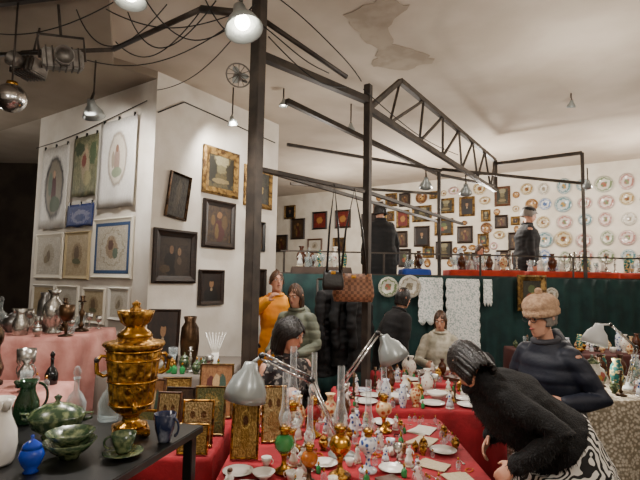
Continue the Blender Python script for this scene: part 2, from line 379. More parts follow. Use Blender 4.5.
P_white=pic('print_white','dcd6c8',[(.5,.52,.24,.3,'beb4a0'),(.5,.5,.08,.16,'8a7c68'),(.4,.4,.08,.1,'9a8c72')],bg2='d2cab9',nz=.2,scale=9)
P_oval=pic('embroidery_dark_oval','e9e6df',[(.5,.5,.36,.4,'2c2d32'),(.5,.5,.3,.35,'8c8474'),(.5,.47,.1,.2,'5a2f30'),(.5,.66,.05,.05,'c09a7c'),(.55,.3,.2,.1,'4a5a40'),(.35,.55,.08,.15,'6c7a6a')],bg2='e2ded4',nz=.06,scale=9,fine=.2)
P_woven=pic('woven_flowers','6f7458',[(.5,.55,.2,.3,'b7a688'),(.45,.6,.1,.12,'8c4c40'),(.55,.74,.05,.05,'cfb090'),(.6,.3,.14,.12,'a8a078'),(.25,.8,.2,.12,'46543a'),(.8,.7,.15,.2,'586a4a')],bg2='96906e',nz=.28,scale=10)
P_med=pic('embroidery_medallion','ebe8e2',[(.5,.55,.27,.32,'7d6c56'),(.5,.55,.24,.29,'d8cfc0'),(.5,.52,.09,.18,'a48c80'),(.5,.67,.045,.045,'8a6450'),(.5,.4,.16,.06,'8f9a80'),(.38,.55,.05,.1,'a89a88')],bg2='e4e0d8',nz=.05,scale=9,fine=.15)
P_blue=pic('blue_fabric','2c3c74',[(.5,.45,.35,.3,'8083a4'),(.5,.4,.2,.18,'3b4a80')],bg2='3a4a86',nz=.25,scale=9)
P_relief=pic('carved_relief','221d16',[(.5,.6,.14,.3,'4a4234'),(.4,.3,.12,.2,'40382c')],bg2='3c362a',nz=.35,bump=1,scale=9)
P_gold=pic('gold_oklad','b8944f',[(.5,.64,.12,.1,'5c3a22'),(.5,.35,.2,.22,'94702e'),(.5,.66,.22,.18,'d8b866',.8)],bg2='84642e',nz=.15,metal=.6,rough=.35,bump=1,scale=14)
P_gold2=pic('embossed_brass_icon','c9ae7a',[(.3,.7,.1,.09,'6a4828'),(.7,.7,.1,.09,'6a4828'),(.5,.35,.3,.2,'9a7a48')],bg2='8d7646',nz=.2,metal=.5,rough=.35,bump=1,scale=16)
P_gg=pic('green_gilt_pattern','7e7a46',[(.5,.5,.34,.38,'a88c48',.8),(.5,.5,.16,.2,'4c6a48'),(.3,.3,.1,.1,'b99c58'),(.7,.7,.1,.1,'b99c58')],bg2='525c38',nz=.25,metal=.3,rough=.4,bump=.6,scale=16)
P_relig=pic('painted_icon','8a5a34',[(.3,.6,.14,.22,'5f2a22'),(.7,.6,.14,.22,'3f5648'),(.5,.65,.12,.18,'c8a878'),(.5,.2,.4,.15,'b7905a')],bg2='a6764a',nz=.18,scale=9)
def wallR(L,z,off=.01): return C0+DR*L+V((.829,-.559,0))*off+V((0,0,z))
def wallL(M,z,off=.01): return C0+DL*M+NB*off+V((0,0,z))
def wallB(t,z,off=.01): return B0+DL*t+NB*off+V((0,0,z))
def hang(o,q,rz,ry=0): put(o,q.x,q.y,q.z,rz,1,0,ry); return o
def rp(L0,L1,z0,z1,fm,cm,label,fw=.05,ry=0,inner=None,name='framed_painting'):
    o=picture(L1-L0,z1-z0,fm,cm,fw,.045,name,inner); hang(o,wallR((L0+L1)/2,(z0+z1)/2),56,ry); tag(o,label,'painting'); return o
def lp(M0,M1,z0,z1,fm,cm,label,fw=.03,ry=0,inner=None,name='framed_print'):
    o=picture(M1-M0,z1-z0,fm,cm,fw,.03,name,inner); hang(o,wallL((M0+M1)/2,(z0+z1)/2),-34,ry); tag(o,label,'picture'); return o
rp(.2,.52,2.36,2.93,BRONZE,P_relief,'dark carved relief panel hanging slightly askew on the plaster wall',.03,7)
rp(.74,1.4,2.76,3.4,GOLDF,P_land,'ornate gilt framed landscape with dark trees under a picture light',.1)
rp(1.52,2.14,2.7,3.3,GOLDF,P_still,'gilt framed floral still life hanging behind the steel post',.07)
rp(.77,1.36,2.05,2.69,DWOOD,P_icon,'dark framed genre painting with gold figures',.08)
rp(.03,.68,1.58,2.23,DWOOD,P_two,'wide black framed double portrait at the wall corner',.09)
rp(.74,1.18,1.3,1.76,DWOOD,P_port,'small black framed dark portrait',.05)
rp(1.6,2.0,2.05,2.5,BLACK,P_icon,'small dark icon half hidden by the post',.05)
rp(1.6,2.05,1.3,1.8,DWOOD,P_port,'black framed picture low on the wall',.05)
WFR=mat('white_frame','dfdace',.6)
lp(.29,1.14,1.62,2.38,PAPER,P_print,'white and blue framed embroidered print on the plaster wall',.06,0,(.04,mat('blue_mount','3a5278',.8)))
lp(1.2,1.8,1.6,2.24,mat('pale_frame','b9a67f',.6),P_beige,'pale gold framed beige print',.05)
lp(1.86,2.6,1.6,2.24,PAPER,P_white,'white framed faded print',.06)
lp(.3,.72,1.12,1.52,WFR,P_white,'small white framed picture low on the wall',.04)
lp(.8,1.3,1.05,1.5,PAPER,P_beige,'low white framed embroidery',.04)
lp(1.4,1.95,1.05,1.52,PAPER,P_white,'low white mounted lace sample',.05)
lp(2.0,2.6,1.05,1.52,WFR,P_beige,'low pale framed print',.04)
def textile(M0,M1,z0,z1,m,label,ry=0,name='embroidered_hanging'):
    w,h=M1-M0,z1-z0; bm=bmesh.new(); g=[]
    for j in range(9):
        g.append([bm.verts.new((-w/2+w*i/12,-.02-.012*math.sin(i*1.1+j*.1)*(j/8),h/2-h*j/8+.01*math.sin(i*.9)*(1 if j==8 else 0))) for i in range(13)])
    for j in range(8):
        for i in range(12): bm.faces.new((g[j][i],g[j][i+1],g[j+1][i+1],g[j+1][i]))
    o=ob(name,bm,m); md=o.modifiers.new('s','SOLIDIFY'); md.thickness=.003
    hang(o,wallL((M0+M1)/2,(z0+z1)/2,.02),-34,ry); tag(o,label,'textile')
    for sx in (-1,0,1):
        box('clip',.02,.02,.05,BLACK,o,(sx*w*.42,-.02,h/2+.01))
    return o
textile(.29,1.05,2.5,3.62,P_med,'white cloth hanging embroidered with an oval medallion')
textile(1.1,1.68,2.7,3.52,P_woven,'woven floral tapestry panel clipped to a cord')
textile(1.8,2.52,2.3,3.48,P_oval,'white cloth with dark oval embroidered figure')
textile(1.12,1.76,2.3,2.6,P_blue,'blue and lilac patterned headscarf pinned flat')
tag(tube('hanging_cord',[wallL(.1,3.74,.06),wallL(.6,3.68,.06),wallL(1.4,3.59,.06),wallL(2.1,3.54,.06),wallL(2.7,3.53,.06)],.006,CABLE),'black cord strung across the wall for textiles','cord')
PN={id(P_port):'small framed dark portrait on the lit back wall',id(P_icon):'framed icon on the back wall',id(P_land):'framed landscape on the back wall',id(P_still):'framed still life on the back wall',id(P_red):'red toned framed picture on the back wall',id(P_white):'pale framed print on the back wall'}
WB=[]
def wfree(t,z,r):
    for a,b,c in WB:
        if max(abs(a-t),abs(b-z))<(r+c)*.97: return False
    return True
def wframe(t,z,w,h,fm,cm):
    o=picture(w,h,fm,cm,.05,.04,'framed_painting'); hang(o,wallB(t,z),-34); tag(o,PN[id(cm)],'painting',group='pictures on the back wall'); WB.append((t,z,max(w,h)/2))
for q in [(3.75,3.4,.36,.46,GOLDF,P_port),(3.8,2.75,.36,.4,DWOOD,P_icon),(4.25,3.45,.4,.36,GOLDF,P_land),(4.3,2.95,.45,.4,GOLDF,P_still),(4.3,2.4,.4,.42,DWOOD,P_land),(4.85,3.3,.5,.4,GOLDF,P_land),(4.85,2.75,.4,.5,DWOOD,P_port),(5.35,3.2,.35,.45,GOLDF,P_red),
    (7.1,3.3,.5,.5,DWOOD,P_red),(7.85,3.3,.5,.5,BLACK,P_red),(8.6,3.1,.5,.6,DWOOD,P_icon),(7.2,2.6,.4,.4,GOLDF,P_icon),(8.0,2.6,.5,.4,BWOOD,P_white),(8.9,3.6,.4,.4,GOLDF,P_port),(9.2,2.7,.5,.5,DWOOD,P_icon),(6.3,3.1,.45,.6,DWOOD,P_port),(3.8,2.2,.3,.3,GOLDF,P_icon)]: wframe(*q)
for k in range(2500):
    t=random.uniform(2.6,6.2); z=random.uniform(2.15,3.75); w=random.uniform(.18,.34); h=w*random.uniform(.9,1.35)
    if len(WB)<56 and wfree(t,z,max(w,h)/2) and random.random()<.05+.1*(t-2.6): wframe(t,z,w,h,random.choice([GOLDF,DWOOD,BWOOD,GOLDF]),random.choice([P_port,P_icon,P_land,P_still,P_icon]))
# ---------- plates
def platemat(name,c1,c2,c3): return pic(name,c1,[(0,0,.98,.98,c2,.68),(0,0,.94,.94,c1,.86),(0,0,.34,.34,c3),(.2,.2,.14,.12,c2),(-.18,-.12,.14,.12,c2),(.2,-.2,.1,.1,c3)],nz=.14,rough=.2,axis='y',space='Object',scale=5,fine=.3)
PM=[platemat('plate_blue','d6d8d8','5f7cac','4a6594'),platemat('plate_green','d8d6c6','74875f','a06550'),platemat('plate_rose','decfc6','a87468','7a8560'),platemat('plate_teal','c9d0ce','568488','a88a50'),platemat('plate_white','e0dccf','aaa08c','8a806c'),platemat('plate_gold','d8ccac','98783c','6f4630'),platemat('plate_brown','8a6038','4a2e18','b8945a'),platemat('plate_wood','a87c48','6f4a24','caa468')]
PPROF=[(0,.0),(.55,0),(.62,.04),(1,.12),(1,.15),(.6,.08),(.53,.04),(0,.04)]
def wplate(i): return get('plate%d'%i,lambda:lathe('decorative_plate',PPROF,PM[i],seg=28))
pl=['blue rimmed','green sprigged','rose painted','teal and gilt','plain white','gilt edged','brown carved','golden wood']
def hangplate(t,z,r,i,ov=1):
    o=wplate(i); q=wallB(t,z,.005); o.location=q; o.rotation_euler=(math.radians(90),0,math.radians(-34)); o.scale=(r*(ov if ov<1 else 1),r/(ov if ov>1 else 1),r)
    tag(o,pl[i]+(' oval platter' if ov!=1 else ' decorative plate')+' hung on the lit back wall','plate',group='plates on the back wall'); WB.append((t,z,r))
npl=0
for a in range(7):
    for b in range(5):
        t=-.1+a*.37+random.uniform(-.03,.03); z=3.68-b*.37+random.uniform(-.03,.03); r=random.choice([.13,.15,.17])
        if wfree(t,z,r*.9): hangplate(t,z,r,random.choice([0,1,2,3,4,2,5]),random.choice([1,1,1,.8])); npl+=1
for k in range(9000):
    if k<2500: t=random.uniform(2.3,5.4); z=random.uniform(2.1,3.8); r=random.choice([.13,.15])
    else: t=random.uniform(-.1,6.2); z=random.uniform(2.1,3.8); r=random.choice([.075,.09,.1,.11])
    if npl<150 and wfree(t,z,r): hangplate(t,z,r,random.choice([5,6,7,6,7,2,5]) if t>2.2 else random.choice([0,2,3,4]),random.choice([1,1,1,1,.75,1.35])); npl+=1
# ---------- small goods
def cup(m,key):
    def f():
        r=root('teacup'); lathe('bowl',[(0,.004),(.022,0),(.025,.008),(.035,.03),(.042,.065),(.039,.065),(.032,.03),(.02,.012),(0,.01)],m,r,seg=18)
        tube('handle',arc(.04,.036,.022,.02,-75,85,8),.004,m,r,6); return r
    return get('cup'+key,f)
def bowl(m,key): return get('bowl'+key,lambda:lathe('bowl',[(0,.006),(.03,0),(.033,.01),(.06,.03),(.085,.06),(.081,.06),(.055,.035),(.03,.018),(0,.016)],m,seg=24))
def saucer(m,key): return get('saucer'+key,lambda:lathe('plate',[(0,.002),(.04,0),(.05,.006),(.09,.018),(.09,.021),(.05,.01),(0,.008)],m,seg=24))
VP=[[(0,0),(.04,0),(.042,.012),(.025,.03),(.05,.07),(.062,.12),(.05,.17),(.024,.2),(.022,.225),(.038,.25),(.035,.25),(.018,.225),(0,.2)],
    [(0,0),(.035,0),(.03,.015),(.045,.06),(.05,.13),(.045,.2),(.028,.23),(.036,.26),(.032,.26),(.024,.23),(0,.2)],
    [(0,0),(.045,0),(.05,.01),(.016,.03),(.014,.06),(.05,.1),(.055,.14),(.03,.18),(.018,.2),(.03,.23),(.027,.23),(0,.19)]]
def vase(m,key,v=0):
    def f():
        r=root('vase'); lathe('body',VP[v],m,r,seg=22)
        if v==2:
            for s in (-1,1): tube('handle',[(s*x,y,z) for x,y,z in arc(.035,.15,.035,.045,-60,100,8)],.004,m,r,6)
        return r
    return get('vase'+key+str(v),f)
def candle(m,key):
    def f():
        r=root('candlestick'); lathe('base',[(0,0),(.05,0),(.052,.01),(.02,.025),(0,.03)],m,r); lathe('stem',[(0,.02),(.012,.025),(.02,.045),(.009,.06),(.012,.1),(.02,.13),(.008,.15),(.011,.19),(0,.2)],m,r); lathe('socket',[(0,.19),(.026,.2),(.028,.205),(.013,.21),(.018,.24),(.014,.24),(0,.21)],m,r); return r
    return get('candle'+key,f)
def goblet(m,key):
    def f():
        r=root('goblet'); lathe('foot',[(0,0),(.034,0),(.034,.004),(.006,.012),(0,.014)],m,r); lathe('stem',[(0,.01),(.006,.012),(.009,.04),(.005,.07),(0,.075)],m,r,seg=10); lathe('bowl',[(0,.068),(.02,.075),(.034,.1),(.036,.15),(.033,.15),(.03,.1),(.015,.08),(0,.076)],m,r); return r
    return get('goblet'+key,f)
def teapot(m,key):
    def f():
        r=root('teapot'); lathe('body',[(0,0),(.045,0),(.05,.01),(.075,.05),(.08,.08),(.06,.115),(.035,.13),(0,.13)],m,r,seg=24)
        lathe('lid',[(0,.128),(.04,.128),(.038,.136),(.015,.15),(.006,.155),(.012,.168),(0,.175)],m,r,seg=18)
        tube('spout',[(-.06,0,.05),(-.1,0,.07),(-.115,0,.105),(-.14,0,.13)],[.02,.014,.011,.009],m,r,8); tube('handle',arc(.065,.075,.05,.045,-80,85,10),.006,m,r,6); return r
    return get('teapot'+key,f)
def jug(m,key):
    def f():
        r=root('jug'); lathe('body',[(0,0),(.05,0),(.055,.01),(.062,.06),(.058,.11),(.038,.16),(.036,.185),(.048,.22),(.045,.22),(.033,.185),(0,.15)],m,r,seg=22); tube('handle',arc(.045,.13,.05,.07,-75,85,10),.007,m,r,6); tube('spout',[(-.036,0,.19),(-.06,0,.222)],[.015,.01],m,r,6); return r
    return get('jug'+key,f)
def figurine(m,m2,key):
    def f():
        r=root('figurine'); lathe('plinth',[(0,0),(.04,0),(.04,.012),(.03,.018),(0,.018)],m2,r); lathe('gown',[(0,.016),(.036,.016),(.03,.05),(.016,.09),(.022,.115),(.018,.13),(.006,.14),(0,.14)],m,r,flute=.08,k=7,seg=28)
        ball('head',.013,.014,.016,WCER,r,(0,0,.152)); ball('hair',.0145,.0145,.012,BWOOD,r,(0,.003,.159))
        for s in (-1,1): tube('arm',[(s*.018,0,.125),(s*.034,-.008,.105),(s*.02,-.028,.1)],.005,WCER,r,6,round_=True)
        return r
    return get('fig'+key,f)
def casket(m,key):
    def f():
        r=root('trinket_box'); box('body',.12,.085,.05,m,r,(0,0,.025),.004); box('lid',.124,.089,.018,m,r,(0,0,.06),.006); ball('knob',.008,.008,.008,BRASS,r,(0,0,.074)); return r
    return get('casket'+key,f)
def decanter(m,key):
    def f():
        r=root('decanter'); lathe('body',[(0,0),(.042,0),(.046,.01),(.048,.08),(.03,.12),(.013,.14),(.012,.185),(.018,.2),(.015,.2),(.009,.185),(.01,.14),(.026,.118),(.044,.08),(.042,.014),(0,.01)],m,r,seg=12); lathe('stopper',[(0,.19),(.01,.195),(.012,.205),(.02,.225),(.01,.25),(0,.255)],m,r,seg=8); return r
    return get('dec'+key,f)
def tray(m,key): return get('tray'+key,lambda:lathe('tray',[(0,.003),(.12,.0),(.15,.012),(.152,.018),(.145,.014),(.118,.006),(0,.007)],m,seg=30,ey=.7))
def book(m,key):
    def f():
        r=root('book'); box('cover',.14,.2,.03,m,r,(0,0,.016),.002); box('pages',.134,.194,.022,PAPER,r,(.006,0,.016)); return r
    return get('book'+key,f)
def spoon(m,key):
    def f():
        bm=bmesh.new(); addtube(bm,[(0,-.07,.004),(0,.0,.006),(0,.05,.004)],[.004,.0025,.003],6); addball(bm,.014,.02,.004,(0,.07,.005)); return ob('spoon',bm,m)
    return get('spoon'+key,f)
def egg(m,key):
    def f():
        r=root('lidded_jar'); lathe('body',[(0,0),(.028,0),(.02,.01),(.035,.03),(.045,.06),(.035,.085),(0,.09)],m,r); lathe('lid',[(0,.083),(.036,.085),(.03,.1),(.01,.115),(.004,.12),(.008,.13),(0,.136)],m,r); return r
    return get('egg'+key,f)
def beads(m,key):
    def f():
        bm=bmesh.new()
        for i in range(26):
            a=i*.2417; addball(bm,.006,.006,.006,(.055*math.cos(a)*(1+.15*math.sin(3*a)),.04*math.sin(a)*(1+.2*math.cos(2*a)),.006),6,5)
        return ob('bead_necklace',bm,m)
    return get('beads'+key,f)
def jbox(m,m2,key):
    def f():
        r=root('jewellery_case'); box('case',.2,.14,.018,m,r,(0,0,.01),.003); box('lining',.185,.125,.004,m2,r,(0,0,.0205))
        for i in range(3):
            bm=bmesh.new(); 
            addtube(bm,[(.018*math.cos(a*.628),.018*math.sin(a*.628),0) for a in range(10)],.003,6,closed=True); ob('brooch',bm,BRASS,r,(-.055+i*.055,0,.026))
        return r
    return get('jbox'+key,f)
def perfume(m,key):
    def f():
        r=root('perfume_bottle'); lathe('body',[(0,0),(.02,0),(.022,.01),(.022,.045),(.014,.055),(.007,.06),(.007,.068),(0,.068)],m,r,seg=8); lathe('stopper',[(0,.066),(.008,.068),(.01,.078),(.006,.09),(0,.094)],BRASS,r,seg=8); return r
    return get('perf'+key,f)
def clock(key):
    def f():
        r=root('mantel_clock'); box('case',.1,.05,.11,BRASSO,r,(0,0,.055),.006); lathe('dial',[(0,.0),(.034,0),(.036,.004),(0,.006)],WCER,r,(0,-.025,.065),rot=(math.radians(90),0,0)); lathe('finial',[(.05,.11),(.03,.125),(.012,.14),(.014,.155),(0,.165)],BRASS,r); return r
    return get('clock'+key,f)
def papers(m,key): 
    def f():
        bm=bmesh.new(); addbox(bm,.13,.18,.004,(0,0,.002)); addbox(bm,.13,.18,.004,(.012,.01,.0062),rot=(0,0,.2)); return ob('print_sheets',bm,m,smooth=False)
    return get('pap'+key,f)
KD=[
 (lambda:cup(WCER,'w'),.062,'white porcelain teacup among the crockery','cup'),
 (lambda:cup(FLORAL,'f'),.062,'rose patterned porcelain teacup','cup'),
 (lambda:cup(BLUEW,'b'),.062,'cobalt and white teacup','cup'),
 (lambda:bowl(WCER,'w'),.087,'small white porcelain bowl','bowl'),
 (lambda:bowl(GLASS,'g'),.087,'clear pressed glass bowl','bowl'),
 (lambda:saucer(WCER,'w'),.092,'white porcelain saucer plate','plate'),
 (lambda:saucer(BLUEW,'b'),.092,'blue and white saucer plate','plate'),
 (lambda:vase(FLORAL,'f',0),.065,'floral porcelain baluster vase','vase'),
 (lambda:vase(BLUEW,'b',1),.055,'blue and white cylinder vase','vase'),
 (lambda:vase(TEAL,'t',2),.075,'teal and gilt two handled vase','vase'),
 (lambda:vase(ORANC,'o',0),.065,'orange painted vase','vase'),
 (lambda:vase(GLASSR,'r',1),.055,'ruby glass vase','vase'),
 (lambda:candle(BRASS,'b'),.055,'turned brass candlestick','candlestick'),
 (lambda:candle(SILVER,'s'),.055,'silver candlestick','candlestick'),
 (lambda:goblet(GLASS,'g'),.04,'clear stemmed glass','glass'),
 (lambda:goblet(SILVER,'s'),.04,'small silver goblet','goblet'),
 (lambda:teapot(WCER,'w'),.15,'white porcelain teapot','teapot'),
 (lambda:teapot(PINKC,'p'),.15,'pink flowered teapot','teapot'),
 (lambda:jug(CREAM,'c'),.1,'cream ceramic jug','jug'),
 (lambda:figurine(WCER,CREAM,'w'),.042,'white porcelain lady figurine','figurine'),
 (lambda:figurine(PINKC,WCER,'p'),.042,'pink gowned porcelain figurine','figurine'),
 (lambda:figurine(BLUEW,WCER,'b'),.042,'blue gowned porcelain figurine','figurine'),
 (lambda:casket(BRASSO,'b'),.076,'embossed brass trinket box','box'),
 (lambda:casket(GLASSR,'r'),.076,'red lacquer trinket box','box'),
 (lambda:decanter(GLASS,'g'),.05,'clear cut glass decanter','decanter'),
 (lambda:egg(GREENC,'g'),.047,'green lidded jar','jar'),
 (lambda:egg(ORANC,'o'),.047,'orange lidded jar','jar'),
 (lambda:tray(SILVER,'s'),.155,'oval silver tray','tray'),
 (lambda:book(BRLEATH,'b'),.13,'old leather bound book lying flat','book'),
 (lambda:spoon(SILVER,'s'),.09,'tarnished silver spoon','spoon'),
 (lambda:beads(mat('amber_bead','b5651d',.2),'a'),.07,'coil of amber bead necklace','necklace'),
 (lambda:beads(mat('jet_bead','1a1a1c',.2),'j'),.07,'coil of black bead necklace','necklace'),
 (lambda:jbox(BLEATH,mat('cream_lining','d9cdb0',.9),'c'),.125,'open jewellery case with brass brooches','jewellery case'),
 (lambda:jbox(BWOOD,mat('green_lining','2f5a44',.9),'g'),.125,'wooden jewellery case lined in green','jewellery case'),
 (lambda:perfume(GLASSG,'g'),.026,'small green glass perfume bottle','bottle'),
 (lambda:perfume(GLASS,'c'),.026,'small clear perfume bottle','bottle'),
 (lambda:perfume(GLASSB,'b'),.026,'small cobalt perfume bottle','bottle'),
 (lambda:clock('a'),.06,'small ornate brass mantel clock','clock'),
 (lambda:vase(BROWNC,'br',0),.065,'brown glazed vase','vase'),
 (lambda:vase(TEAL,'t',1),.055,'teal cylinder vase','vase'),
 (lambda:egg(BRASSO,'br'),.047,'embossed brass lidded pot','jar'),
 (lambda:bowl(BRASS,'br'),.087,'polished brass bowl','bowl'),
 (lambda:papers(P_beige,'b'),.11,'old beige printed sheets lying flat','papers'),
 (lambda:papers(P_white,'w'),.11,'pale printed sheets lying flat','papers'),
]
OCC=[]
def free(x,y,r,z):
    for a,b,c,d in OCC:
        if abs(d-z)<.2 and (a-x)**2+(b-y)**2<(r+c+.002)**2: return False
    return True
def fill(x0,x1,y0,y1,z,n,idx,where,grp,smin=.85,smax=1.15,tries=50):
    k=0;t=0
    while k<n and t<n*tries:
        t+=1; i=random.choice(idx); f,r,lab,cat=KD[i]; s=random.uniform(smin,smax); r*=s
        if x1-x0<2*r or y1-y0<2*r: continue
        x=random.uniform(x0+r,x1-r); y=random.uniform(y0+r,y1-r)
        if not free(x,y,r,z): continue
        OCC.append((x,y,r,z)); o=f(); put(o,x,y,z+.002,random.uniform(0,360),s); tag(o,lab+' '+where,cat,group=grp); k+=1
def occ(x,y,r,z=.75): OCC.append((x,y,r,z))
# ---------- samovar
def samovar(x,y,z,s=1):
    r=tag(root('samovar'),'ornate tall polished brass samovar with crown lid and tap','samovar')
    box('plinth',.13,.13,.018,BRASS,r,(0,0,.022),.005)
    for sx in (-1,1):
        for sy in (-1,1): ball('foot',.015,.015,.014,BRASS,r,(sx*.052,sy*.052,.012))
    lathe('pedestal',[(0,.03),(.06,.03),(.056,.042),(.032,.052),(.028,.07),(.04,.085),(.054,.092),(0,.1)],BRASS,r,seg=48,flute=.04,k=16)
    lathe('body',[(0,.09),(.054,.092),(.07,.11),(.078,.14),(.084,.2),(.091,.27),(.096,.32),(.094,.335),(0,.34)],BRASSO,r,seg=120,flute=.035,k=20)
    for zz,rr in ((.125,.079),(.215,.089),(.3,.098),(.335,.1)): tube('band',[(rr*math.cos(a*.2618),rr*math.sin(a*.2618),zz) for a in range(24)],.005,BRASS,r,8,closed=True)
    lathe('shoulder_gallery',[(.085,.338),(.104,.345),(.112,.356),(.108,.366),(.088,.37),(.066,.376),(.06,.39),(0,.39)],BRASSO,r,seg=64,flute=.03,k=16)
    lathe('lid',[(.062,.385),(.066,.392),(.056,.408),(.038,.422),(.036,.435),(0,.44)],BRASS,r,seg=32)
    lathe('crown',[(.034,.43),(.05,.445),(.06,.475),(.064,.492),(.054,.492),(.046,.465),(.03,.45),(.022,.47),(.02,.5),(.012,.51),(.016,.522),(0,.535)],BRASSO,r,seg=60,flute=.09,k=10)
    for s_ in (-1,1):
        bm=bmesh.new(); addtube(bm,[(s_*.085,0,.31),(s_*.115,0,.315),(s_*.13,0,.29),(s_*.126,0,.25),(s_*.104,0,.235),(s_*.084,0,.24)],[.006,.007,.008,.009,.007,.006],8); ob('handle',bm,BRASS,r)
        tube('handle_grip',[(s_*.13,-.018,.3),(s_*.13,.018,.3)],.009,DWOOD,r,8,round_=True)
    tube('tap',[(0,-.07,.15),(0,-.12,.15),(0,-.14,.145),(0,-.145,.12)],[.013,.011,.01,.009],BRASS,r,10)
    tube('tap_key',[(0,-.12,.15),(0,-.12,.18),(-.02,-.12,.2),(0,-.12,.215),(.02,-.12,.2),(0,-.12,.18)],.005,BRASS,r,6)
    put(r,x,y,z,25,(1.04,1.04,.98))
sh=tag(root('display_stand'),'black lacquered raised display stand on the stall','stand')
SH=1.03
box('shelf',1.0,.72,.03,BLACK,sh,(0,0,-.015),.004)
for sx in (-1,1):
    for sy in (-1,1): box('leg',.04,.04,SH-.032,BLACK,sh,(sx*.46,sy*.32,-(SH-.032)/2-.03),.003)
put(sh,-1.05,1.86,SH,-14)
SZ=SH+.002
samovar(-.735,1.95,SZ)
def tureen(m,key):
    def f():
        r=root('tureen'); lathe('bowl',[(0,.01),(.05,0),(.055,.01),(.05,.02),(.09,.045),(.105,.08),(.11,.095),(.104,.095),(.085,.05),(0,.03)],m,r,seg=28,ey=.75)
        lathe('lid',[(.106,.096),(.09,.115),(.05,.135),(.015,.142),(.008,.15),(.016,.165),(0,.175)],m,r,seg=28,ey=.75)
        for s in (-1,1): tube('handle',[(s*.1,0,.07),(s*.13,0,.08),(s*.135,0,.1),(s*.105,0,.098)],.006,m,r,6)
        return r
    return get('tur'+key,f)
def P1(o,x,y,z,rz,sc,lab,cat,grp=None): put(o,x,y,z,rz,sc); tag(o,lab,cat,group=grp); return o
P1(tureen(GREENC,'g'),-.99,1.88,SZ,10,.95,'green majolica lidded tureen on the black stand','tureen')
P1(bowl(GREENC,'g'),-.84,1.69,SZ,0,1.0,'dark green patterned bowl','bowl')
P1(bowl(GREENC,'g'),-.84,1.69,SZ+.034,0,.92,'green patterned bowl stacked inside another','bowl')
P1(saucer(GREENC,'g'),-.67,1.72,SZ,0,.75,'green rimmed small dish','dish')
P1(cup(GREENC,'g'),-.67,1.72,SZ+.012,200,1.0,'green patterned teacup on a dish','cup')
P1(jug(WCER,'w'),-1.05,1.63,SZ,150,.95,'white enamel jug with a dark handle','jug')
P1(egg(GLASSB,'b'),-.9,1.57,SZ,0,.85,'cobalt blue glass jar with gilt','jar')
P1(cup(mat('navy_enamel','1b2440',.2,c2='8a8f9c',scale=20,lo=.5,hi=.7),'n'),-.575,1.87,SZ,-20,(1.0,1.0,1.6),'navy enamel mug on the black stand','mug')
P1(decanter(GLASS,'g'),-.9,2.13,SZ,0,.95,'clear cut glass decanter behind the samovar','decanter')
P1(decanter(GLASS,'g'),-1.04,2.12,SZ,0,.9,'clear glass decanter behind the tureen','decanter')
P1(jug(mat('dark_green_glass','1c3a24',.1,alpha=.9),'dg'),-1.22,2.07,SZ,40,.8,'dark green glass jug on the stand','jug')
P1(tureen(GREENC,'g'),-1.24,1.86,SZ,-15,.8,'smaller green majolica tureen','tureen')
for i in range(3): P1(goblet(GLASS,'g'),-1.36+i*.09,1.68+i*.01,SZ,0,1,'clear stemmed glass on the stand','glass')
# ---------- pink table goods
PZ=1.2
P1(vase(SILVER,'s',0),-2.05,3.75,PZ,0,1.35,'tall silver vase on the pink cloth','vase')
P1(goblet(BRONZE,'b'),-1.88,3.62,PZ,0,1.55,'dark bronze chalice on the pink cloth','goblet')
P1(vase(PEWTER,'p',1),-2.2,3.9,PZ,0,1.2,'pewter vase on the pink cloth','vase')
P1(jug(SILVER,'s'),-2.22,3.62,PZ,30,.9,'silver jug on the pink cloth','jug')
P1(teapot(PEWTER,'p'),-2.4,3.82,PZ,60,1,'pewter teapot on the pink cloth','teapot')
P1(candle(BRONZE,'b'),-1.93,3.95,PZ,0,1.2,'bronze candlestick on the pink cloth','candlestick')
P1(vase(PEWTER,'p',2),-2.46,3.6,PZ,0,1.1,'pewter two handled urn','vase')
P1(egg(SILVER,'s'),-2.05,3.55,PZ,0,.8,'silver lidded sugar pot','jar')
for a,b,c in ((-2.05,3.75,.085),(-2.2,3.9,.07),(-2.22,3.62,.1),(-2.4,3.82,.14),(-1.93,3.95,.07),(-2.46,3.6,.08),(-2.05,3.55,.04),(-1.88,3.62,.06)): occ(a,b,c,PZ)
fill(-3.1,-1.84,3.54,4.25,PZ,45,[12,13,15,15,14,24,24,40,41,9],'on the pink cloth','silverware on the pink table',.7,1.1)
LZ=.98
P1(goblet(SILVER,'s'),-1.76,2.95,LZ,0,1.5,'silver goblet on the lower pink cloth','goblet')
P1(vase(SILVER,'s',2),-1.68,2.82,LZ,0,.8,'small silver urn on pink cloth','vase')
P1(decanter(mat('black_glass','0d0f10',.1),'k'),-1.64,3.02,LZ,0,.8,'black glass bottle on pink cloth','bottle')
P1(jug(PEWTER,'p'),-1.88,2.8,LZ,100,.8,'pewter jug on pink cloth','jug')
for a,b,c in ((-1.76,2.95,.06),(-1.68,2.82,.06),(-1.64,3.02,.04),(-1.88,2.8,.09),(-1.98,2.98,.1)): occ(a,b,c,LZ)
fill(-2.3,-1.58,2.7,3.1,LZ,16,[14,15,24,35,40,13],'on the lower pink cloth','glass on the lower pink table',.7,1.0)
